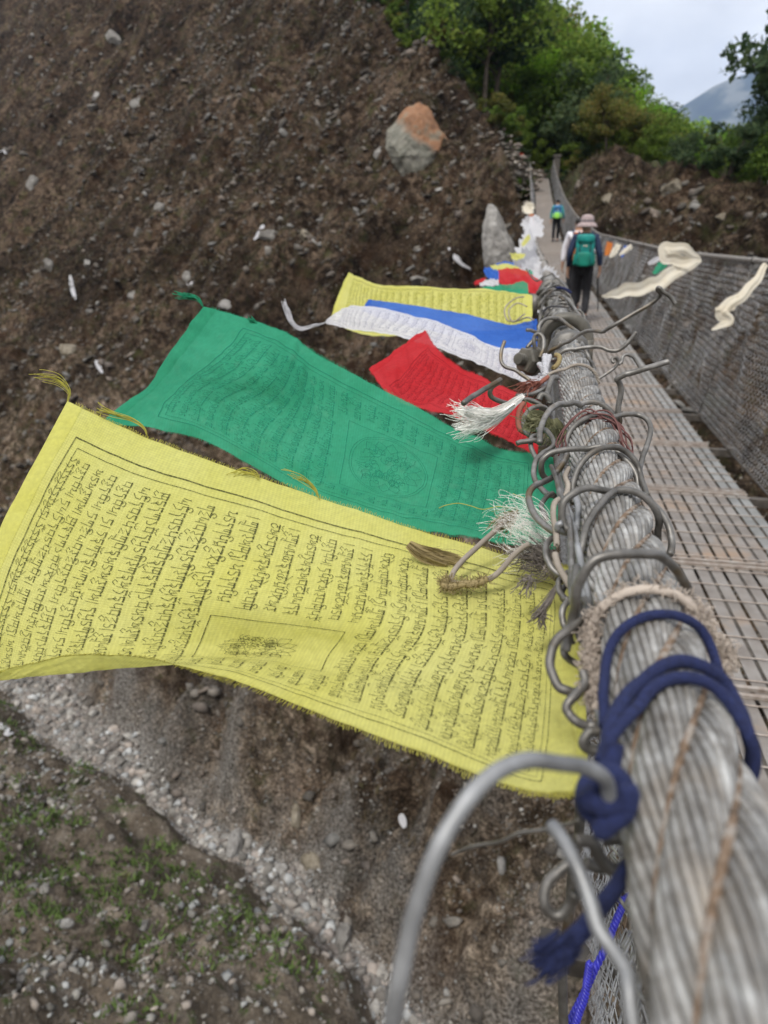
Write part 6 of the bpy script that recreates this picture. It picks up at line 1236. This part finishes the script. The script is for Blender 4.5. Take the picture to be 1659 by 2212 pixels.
def person(loc, rz, H, label, top, legs, swing=1, headgear=None, pack=None, gloves=None):
    rt = empty('person', tuple(loc), rz, H/1.7); tag(rt, label, 'person'); s = swing
    hipL, hipR = (-.085, 0, .9), (.085, 0, .9)
    kL, aL, tL = (-.095, .10*s, .5), (-.09, .03*s, .09), (-.1, .16+.03*s, .04)
    kR, aR, tR = (.095, -.02*s, .49), (.09, -.17*s, .11), (.1, -.05*s+.02, .05)
    shL, shR = (-.165, 0, 1.37), (.165, 0, 1.37); eL, wL = (-.235, -.05*s, 1.12), (-.245, .02*s+.04, .88); eR, wR = (.245, -.04, 1.12), (.275, .03, .90)
    body = [[(0, 0, .94, .10), (0, -.01, 1.08, .095), (0, -.01, 1.24, .11), (0, 0, 1.37, .075), (0, .01, 1.45, .05), (0, .02, 1.52, .072), (0, .015, 1.60, .088), (0, .01, 1.665, .055)],
            [(0, .02, 1.52, .072), (0, .10, 1.515, .03)], [(0, .015, 1.60, .088), (0, .115, 1.575, .014)], [(0, .015, 1.60, .088), (.088, .01, 1.57, .014)], [(0, .015, 1.60, .088), (-.088, .01, 1.57, .014)],
            [(0, 0, 1.37, .075), (*shL, .055), (*eL, .04), (*wL, .028)], [(0, 0, 1.37, .075), (*shR, .055), (*eR, .04), (*wR, .028)],
            [(0, 0, .94, .10), (*hipL, .085), (*kL, .055), (*aL, .036), (*tL, .03)], [(0, 0, .94, .10), (*hipR, .085), (*kR, .055), (*aR, .036), (*tR, .03)]]
    for wx, sd_ in ((wL, -1), (wR, 1)):
        pm = (wx[0]+.005*sd_, wx[1]+.025, wx[2]-.07); body.append([(*wx, .028), (*pm, .032)])
        for f in range(4): off = (f-1.5)*.019; L = (.062, .075, .072, .055)[f]; body.append([(*pm, .032), (pm[0], pm[1]+off, pm[2]-.045, .0095), (pm[0]-.012*sd_, pm[1]+off, pm[2]-.045-L*.5, .009), (pm[0]-.03*sd_, pm[1]+off, pm[2]-.04-L*.85, .0075)])
        body.append([(*pm, .032), (pm[0]-.01*sd_, pm[1]+.042, pm[2]-.01, .012), (pm[0]-.018*sd_, pm[1]+.055, pm[2]-.045, .010)])
    skin_mesh('body', body, M['skin'], rt, 2)
    skin_mesh('jacket', [[(0, 0, .90, .15), (0, -.01, 1.08, .135), (0, -.01, 1.24, .15), (0, 0, 1.37, .11), (0, .005, 1.44, .068)], [(0, 0, 1.37, .11), (*shL, .075), (*eL, .058), (wL[0], wL[1], wL[2]+.015, .042)], [(0, 0, 1.37, .11), (*shR, .075), (*eR, .058), (wR[0], wR[1], wR[2]+.015, .042)]], top, rt)
    skin_mesh('trousers', [[(0, 0, .95, .14), (*hipL, .11), (*kL, .076), (aL[0], aL[1], aL[2]+.02, .058)], [(0, 0, .95, .14), (*hipR, .11), (*kR, .076), (aR[0], aR[1], aR[2]+.02, .058)]], legs, rt)
    for a_, t_ in ((aL, tL), (aR, tR)):
        o = skin_mesh('shoe', [[(a_[0], a_[1]-.06, a_[2]-.03, .045), (a_[0], a_[1], a_[2]-.02, .055), ((a_[0]+t_[0])/2, (a_[1]+t_[1])/2, (a_[2]+t_[2])/2-.005, .048), (t_[0], t_[1]+.02, t_[2], .042)]], M['shoe'], rt)
    if headgear == 'hat':
        b = MB(); b.lathe([(.175, -.055), (.178, -.05), (.15, -.01), (.112, .018), (.108, .035), (.106, .075), (.09, .115), (.05, .137), (0, .142)], (0, .005, 1.585), 28); hb = b.build('bucket_hat', M['hat'], rt)
        b = MB(); b.lathe([(.1115, .022), (.1125, .03), (.1105, .055), (.108, .056)], (0, .005, 1.585), 28); b.build('hat_band', M['band'], hb)
    else:
        skin_mesh('hair', [[(0, -.02, 1.53, .07), (0, -.015, 1.60, .098), (0, 0, 1.665, .07)]], M['hair'], rt)
    if pack:
        m1, m2, w_ = pack; b = MB()
        def pillow(c, h, m_i, rg=5):
            u = np.linspace(-math.pi/2, math.pi/2, 11); v = np.linspace(-math.pi, math.pi, 21)[:-1]; U, Vv = np.meshgrid(u, v, indexing='ij'); sg = lambda t, p: np.sign(t)*np.abs(t)**p
            X = sg(np.cos(U), .35)*sg(np.cos(Vv), .4)*h[0]; Y = sg(np.cos(U), .35)*sg(np.sin(Vv), .5)*h[1]; Z = sg(np.sin(U), .45)*h[2]; n_ = .012*fbm(X*14+c[2]*9, Z*14+Y*9, 3); Vx = np.stack([X*(1+n_*4), Y-n_, Z+n_], -1).reshape(-1, 3)+A(c)
            F_ = [(i*20+j, i*20+(j+1) % 20, (i+1)*20+(j+1) % 20, (i+1)*20+j) for i in range(10) for j in range(20)]; b.add(Vx, F_, m_i)
        pillow((0, -.235, 1.16), (w_, .12, .24), 0); pk = b.build('backpack', m1, rt)
        b = MB(); pillow((0, -.28, 1.35), (w_*.95, .11, .065), 0); b.build('pack_lid', m2 if w_ < .15 else m1, pk)
        b = MB(); pillow((-.01, -.35, 1.03), (w_*.72, .045, .11), 0); b.build('front_pocket', m2, pk)
        for sd_ in (-1, 1):
            b = MB(); pillow((sd_*w_*.98, -.24, 1.02), (.03, .07, .09), 0); b.build('side_pocket', m2, pk)
            b = MB(); P = catmull([(sd_*.1, -.17, 1.38), (sd_*.11, -.06, 1.45), (sd_*.12, .08, 1.38), (sd_*.13, .13, 1.2), (sd_*.14, .05, 1.02), (sd_*.13, -.14, .98)], 26); b.tube(P, .017, 6); b.build('strap', M['navy'], pk)
            b = MB(); b.box((sd_*w_*.55, -.356, 1.18), (.007, .004, .2)); b.build('compression_strap', M['black'], pk, smooth=False)
        b = MB(); b.box((.0, -.36, 1.24), (.035, .003, .009)); b.build('badge', M['cream'], pk, smooth=False)
    return rt
def deckpt(px, py, z): p = at(px, py, z); return (p[0], p[1], float(deckz(p[1]))+0.01)
person(deckpt(1248, 697, 11.0), -.04, 1.51, 'walker in navy top and black trousers with grey bucket hat and teal rucksack', M['navy'], M['black'], 1, 'hat', (M['teal'], M['teal_green'], .15))
person(deckpt(1234, 684, 12.1), .03, 1.50, 'dark-haired walker in a white shirt mostly hidden by the person in the hat', M['shirt'], M['black'], -1, None, (M['orange'], M['orange'], .12))
person(deckpt(1198, 531, 27.5), 0, 1.55, 'distant walker in aqua top and black trousers with a blue and lime rucksack', M['aqua'], M['black'], -1, None, (M['bluepack'], M['lime'], .16))
b = MB(); h0 = at(1291, 606, 10.9); b.tube(A([h0+A([0, 0, .06]), h0+A([.01, -.02, -.12]), h0+A([.05, -.04, -.45])]), [.016, .012, .008], 8); tag(b.build('trekking_pole', M['black']), 'folded dark trekking pole in the right hand of the walker in the hat', 'trekking pole')
pr_ = at_y(1121, 372, 57.5); person((pr_[0], pr_[1], pr_[2]), 2.6, 1.6, 'person in a red jacket waiting left of the far bridgehead', M['redj'], M['black'], 1, None, None)

# ------------------------------------------------------------------ air
hm = bpy.data.materials.new('haze'); hm.use_nodes = True; t = hm.node_tree; t.nodes.clear(); o_ = t.nodes.new('ShaderNodeOutputMaterial'); pv = t.nodes.new('ShaderNodeVolumePrincipled')
pv.inputs['Density'].default_value = 0.0001; pv.inputs['Color'].default_value = (0.52, 0.69, 1.0, 1); pv.inputs['Anisotropy'].default_value = 0.2; t.links.new(pv.outputs['Volume'], o_.inputs['Volume'])
x0, x1, y0, y1, z0, z1 = -2000, 5200, -400, 7600, -63.5, 1520
V = A([[x, y, z] for z in (z0, z1) for y in (y0, y1) for x in (x0, x1)], float)
hzo = new_mesh('haze', V, [(0, 2, 3, 1), (4, 5, 7, 6), (0, 1, 5, 4), (2, 6, 7, 3), (0, 4, 6, 2), (1, 3, 7, 5)], hm, smooth=False); tag(hzo, 'thin pale blue haze filling the valley', 'haze', kind='stuff')
